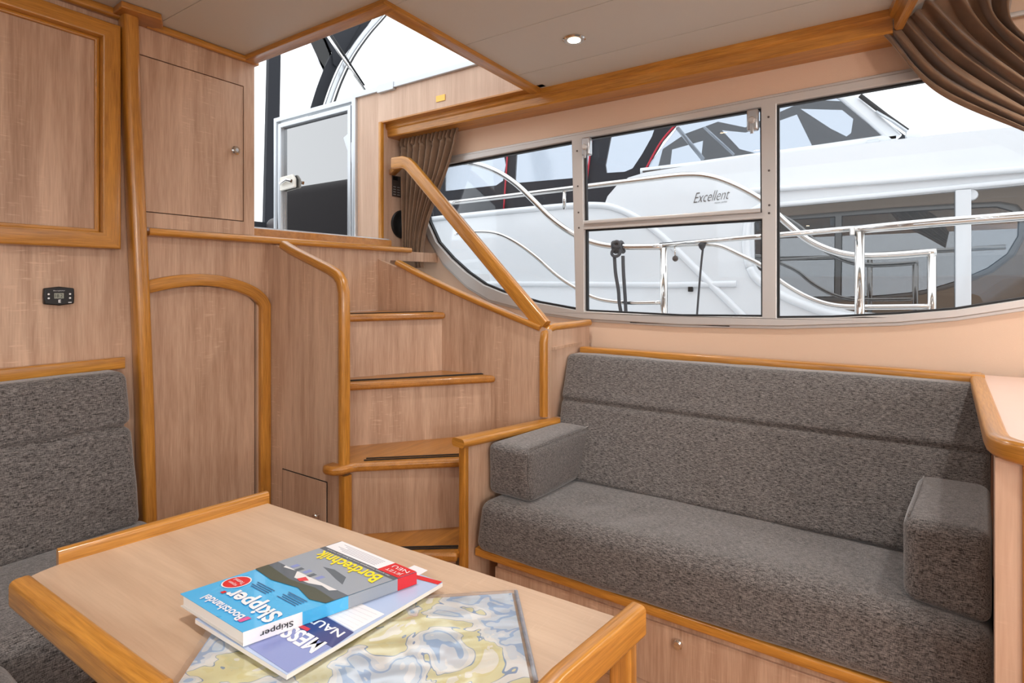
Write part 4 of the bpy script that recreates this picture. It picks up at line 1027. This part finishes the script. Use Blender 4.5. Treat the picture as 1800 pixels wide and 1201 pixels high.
tube('top_rail', curve_pts([R2(780, 358), R2(900, 344), R2(1030, 328), R2(1130, 316), R2(1200, 308), R2(1245, 310), R2(1290, 325), R2(1340, 353), R2(1380, 390), R2(1420, 422), R2(1465, 442), R2(1510, 450), R2(1570, 449), R2(1646, 443)], 5), .0185, M['chrome'], Yt)
tube('lower_rail', curve_pts([R2(1150, 435), R2(1215, 430), R2(1262, 432), R2(1300, 448), R2(1340, 468), R2(1375, 497), R2(1420, 523), R2(1465, 537), R2(1520, 540), R2(1638, 539)], 5), .0145, M['chrome'], Yt)
for x, y, b in ((1638, 446, 1), (992, 334, 0)):
    p = R2(x, y); tube('post', [p, V((p.x, p.y, .6 if b else p.z-.14))], .019 if b else .013, M['chrome'], Yt, side=(0, 1, 0), n=12)

# canopy: dark canvas with clear windows and red piping
QX = YX+.5
def QP(x, y, X=QX): return P(x, y, X=X)
h1 = [(782, 296), (845, 276), (885, 268), (889, 290), (884, 318), (872, 326), (782, 336)]
h2 = [(908, 266), (1010, 250), (1040, 246), (1034, 300), (1020, 312), (905, 322)]
h3 = [(1074, 238), (1152, 222), (1146, 240), (1128, 272), (1112, 296), (1098, 302), (1066, 304), (1064, 290)]
cn = [(740, 400), (740, 150), (1250, 90), (1196, 212), (1165, 248), (1140, 290), (1128, 322), (1085, 366), (1085, 420), (740, 440)]
slab('canopy', [[QP(*p) for p in cn]]+[[QP(*p) for p in h] for h in (h1, h2, h3)], (.02, 0, 0), M['canvas'], Yt)
for h in (h1, h2, h3): slab('clear_window', [[QP(*p) for p in h]], (.006, 0, 0), M['clear'], Yt)
for l in ([(893, 255), (890, 300), (885, 375)], [(1041, 236), (1036, 280), (1030, 330)], [(1202, 205), (1165, 245), (1140, 288), (1128, 314)]):
    tube('piping', curve_pts([QP(x, y, QX-.02) for x, y in l], 4), .009, M['red'], Yt, n=6)
# canopy of the far side and windscreen
FX = YX+1.6
def FP(x, y): return P(x, y, X=FX)
slab('far_canopy', [[FP(1150, 320), FP(1165, 262), FP(1205, 235), FP(1262, 214), FP(1310, 224), FP(1420, 175), FP(1520, 180), FP(1560, 215), FP(1620, 260), FP(1600, 320)],
                    [FP(1180, 262), FP(1236, 246), FP(1232, 284), FP(1176, 296)], [FP(1268, 228), FP(1310, 232), FP(1400, 200), FP(1440, 282), FP(1330, 270), FP(1300, 262)],
                    [FP(1405, 190), FP(1480, 192), FP(1500, 208), FP(1496, 234), FP(1488, 240), FP(1460, 226)]], (.03, 0, 0), M['canvas'], Yt)
sweep('windscreen_sill', [QP(1128, 302), QP(1230, 290), QP(1340, 275), QP(1440, 262), QP(1575, 243)], .08, .06, (1, 0, 0), M['gel'], Yt, .02)
sweep('windscreen_pillar', [QP(1470, 158), QP(1488, 170), QP(1530, 205), QP(1575, 245)], .08, .085, (1, 0, 0), M['gel'], Yt, .02)
slab('windscreen', [[QP(1190, 225), QP(1128, 305), QP(1240, 290), QP(1566, 243), QP(1480, 165), QP(1440, 130), QP(1260, 160)]], (.01, 0, 0), M['clear'], Yt)
tube('windscreen_strut', [QP(1190, 224, QX+.2), QP(1236, 280, QX+.2)], .018, M['alus'], Yt, side=(0, 1, 0))
tube('windscreen_strut', [QP(1238, 224, QX+.3), QP(1290, 272, QX+.3)], .012, M['alus'], Yt, side=(0, 1, 0))
for l in ([(1142, 301), (1160, 298)], [(1308, 279), (1330, 276)], [(1524, 251), (1545, 248)]):
    sweep('hinge', [QP(l[0][0], l[0][1], QX-.05), QP(l[1][0], l[1][1], QX-.05)], .02, .03, (1, 0, 0), M['alus'], Yt, .005)
tube('wiper', [QP(1512, 168, QX-.06), QP(1560, 205, QX-.06), QP(1604, 236, QX-.06)], .016, M['rubber'], Yt, side=(1, 0, 0), n=8)
tube('wiper_arm', [QP(1540, 196, QX-.08), QP(1570, 214, QX-.08), QP(1612, 243, QX-.08), QP(1640, 262, QX-.08)], .010, M['alus'], Yt, side=(1, 0, 0), n=8)
lathe('wiper_motor', [(.05, 0), (.045, .05), (.02, .06)], QP(1606, 238, QX-.05), (-1, 0, 0), M['gel'], Yt, 14)
# inside of the wheelhouse: dash and far windows so that the tinted panes look into something
box('interior_floor', (YX+.2, -6, .3), (YX+2.6, 1.3, .35), M['dark'], Yt)
slab('far_side', [[(YX+2.7, 1.4, .3), (YX+2.7, 1.4, 2.0), (YX+2.7, -7, 2.0), (YX+2.7, -7, .3)], [(YX+2.7, -.6, 1.0), (YX+2.7, -.6, 1.75), (YX+2.7, -2.6, 1.75), (YX+2.7, -2.6, 1.0)], [(YX+2.7, -2.8, .9), (YX+2.7, -2.8, 1.75), (YX+2.7, -6, 1.75), (YX+2.7, -6, .9)]], (.05, 0, 0), plain('dark_cabin_lining', (96, 92, 92), .6), Yt)
box('dash', (YX+.4, .2, .35), (YX+2.4, 1.1, 1.05), plain('grey_dash', (66, 64, 64), .6), Yt)
box('helm_seat', (YX+.8, -.6, .35), (YX+1.4, -.15, 1.1), M['dark'], Yt, .05)

# moored boats beyond, glimpsed through the yacht's windows
def moored(x, y, s, label):
    b = thing('moored_boat', label, 'boat', (x, y, -.8), 'boats moored beyond the yacht')
    slab('hull', [[(x, y-1.6*s, -.8), (x, y+1.6*s, -.8), (x, y+2.0*s, .75*s), (x, y-1.8*s, .65*s)]], (1.4*s, 0, 0), M['gel'], b, .05)
    slab('cabin', [[(x+.1, y-1.2*s, .65*s), (x+.1, y+.9*s, .7*s), (x+.1, y+.3*s, 1.25*s), (x+.1, y-1.0*s, 1.3*s)]], (1.1*s, 0, 0), M['gelg'], b, .04)
    slab('cabin_window', [[(x+.08, y-.9*s, .85*s), (x+.08, y+.55*s, .85*s), (x+.08, y+.2*s, 1.18*s), (x+.08, y-.85*s, 1.2*s)]], (.02, 0, 0), M['tint'], b)
    tube('pulpit', curve_pts([(x, y+.8*s, 1.0*s), (x, y+1.3*s, 1.15*s), (x, y+1.9*s, 1.2*s)], 4), .02, M['chrome'], b)
    return b
moored(8.2, -1.6, 1.0, 'small white cabin boat glimpsed through the yacht window, nearest the post')
moored(9.5, -5.9, 1.1, 'white cabin boat glimpsed through the right-hand yacht window')
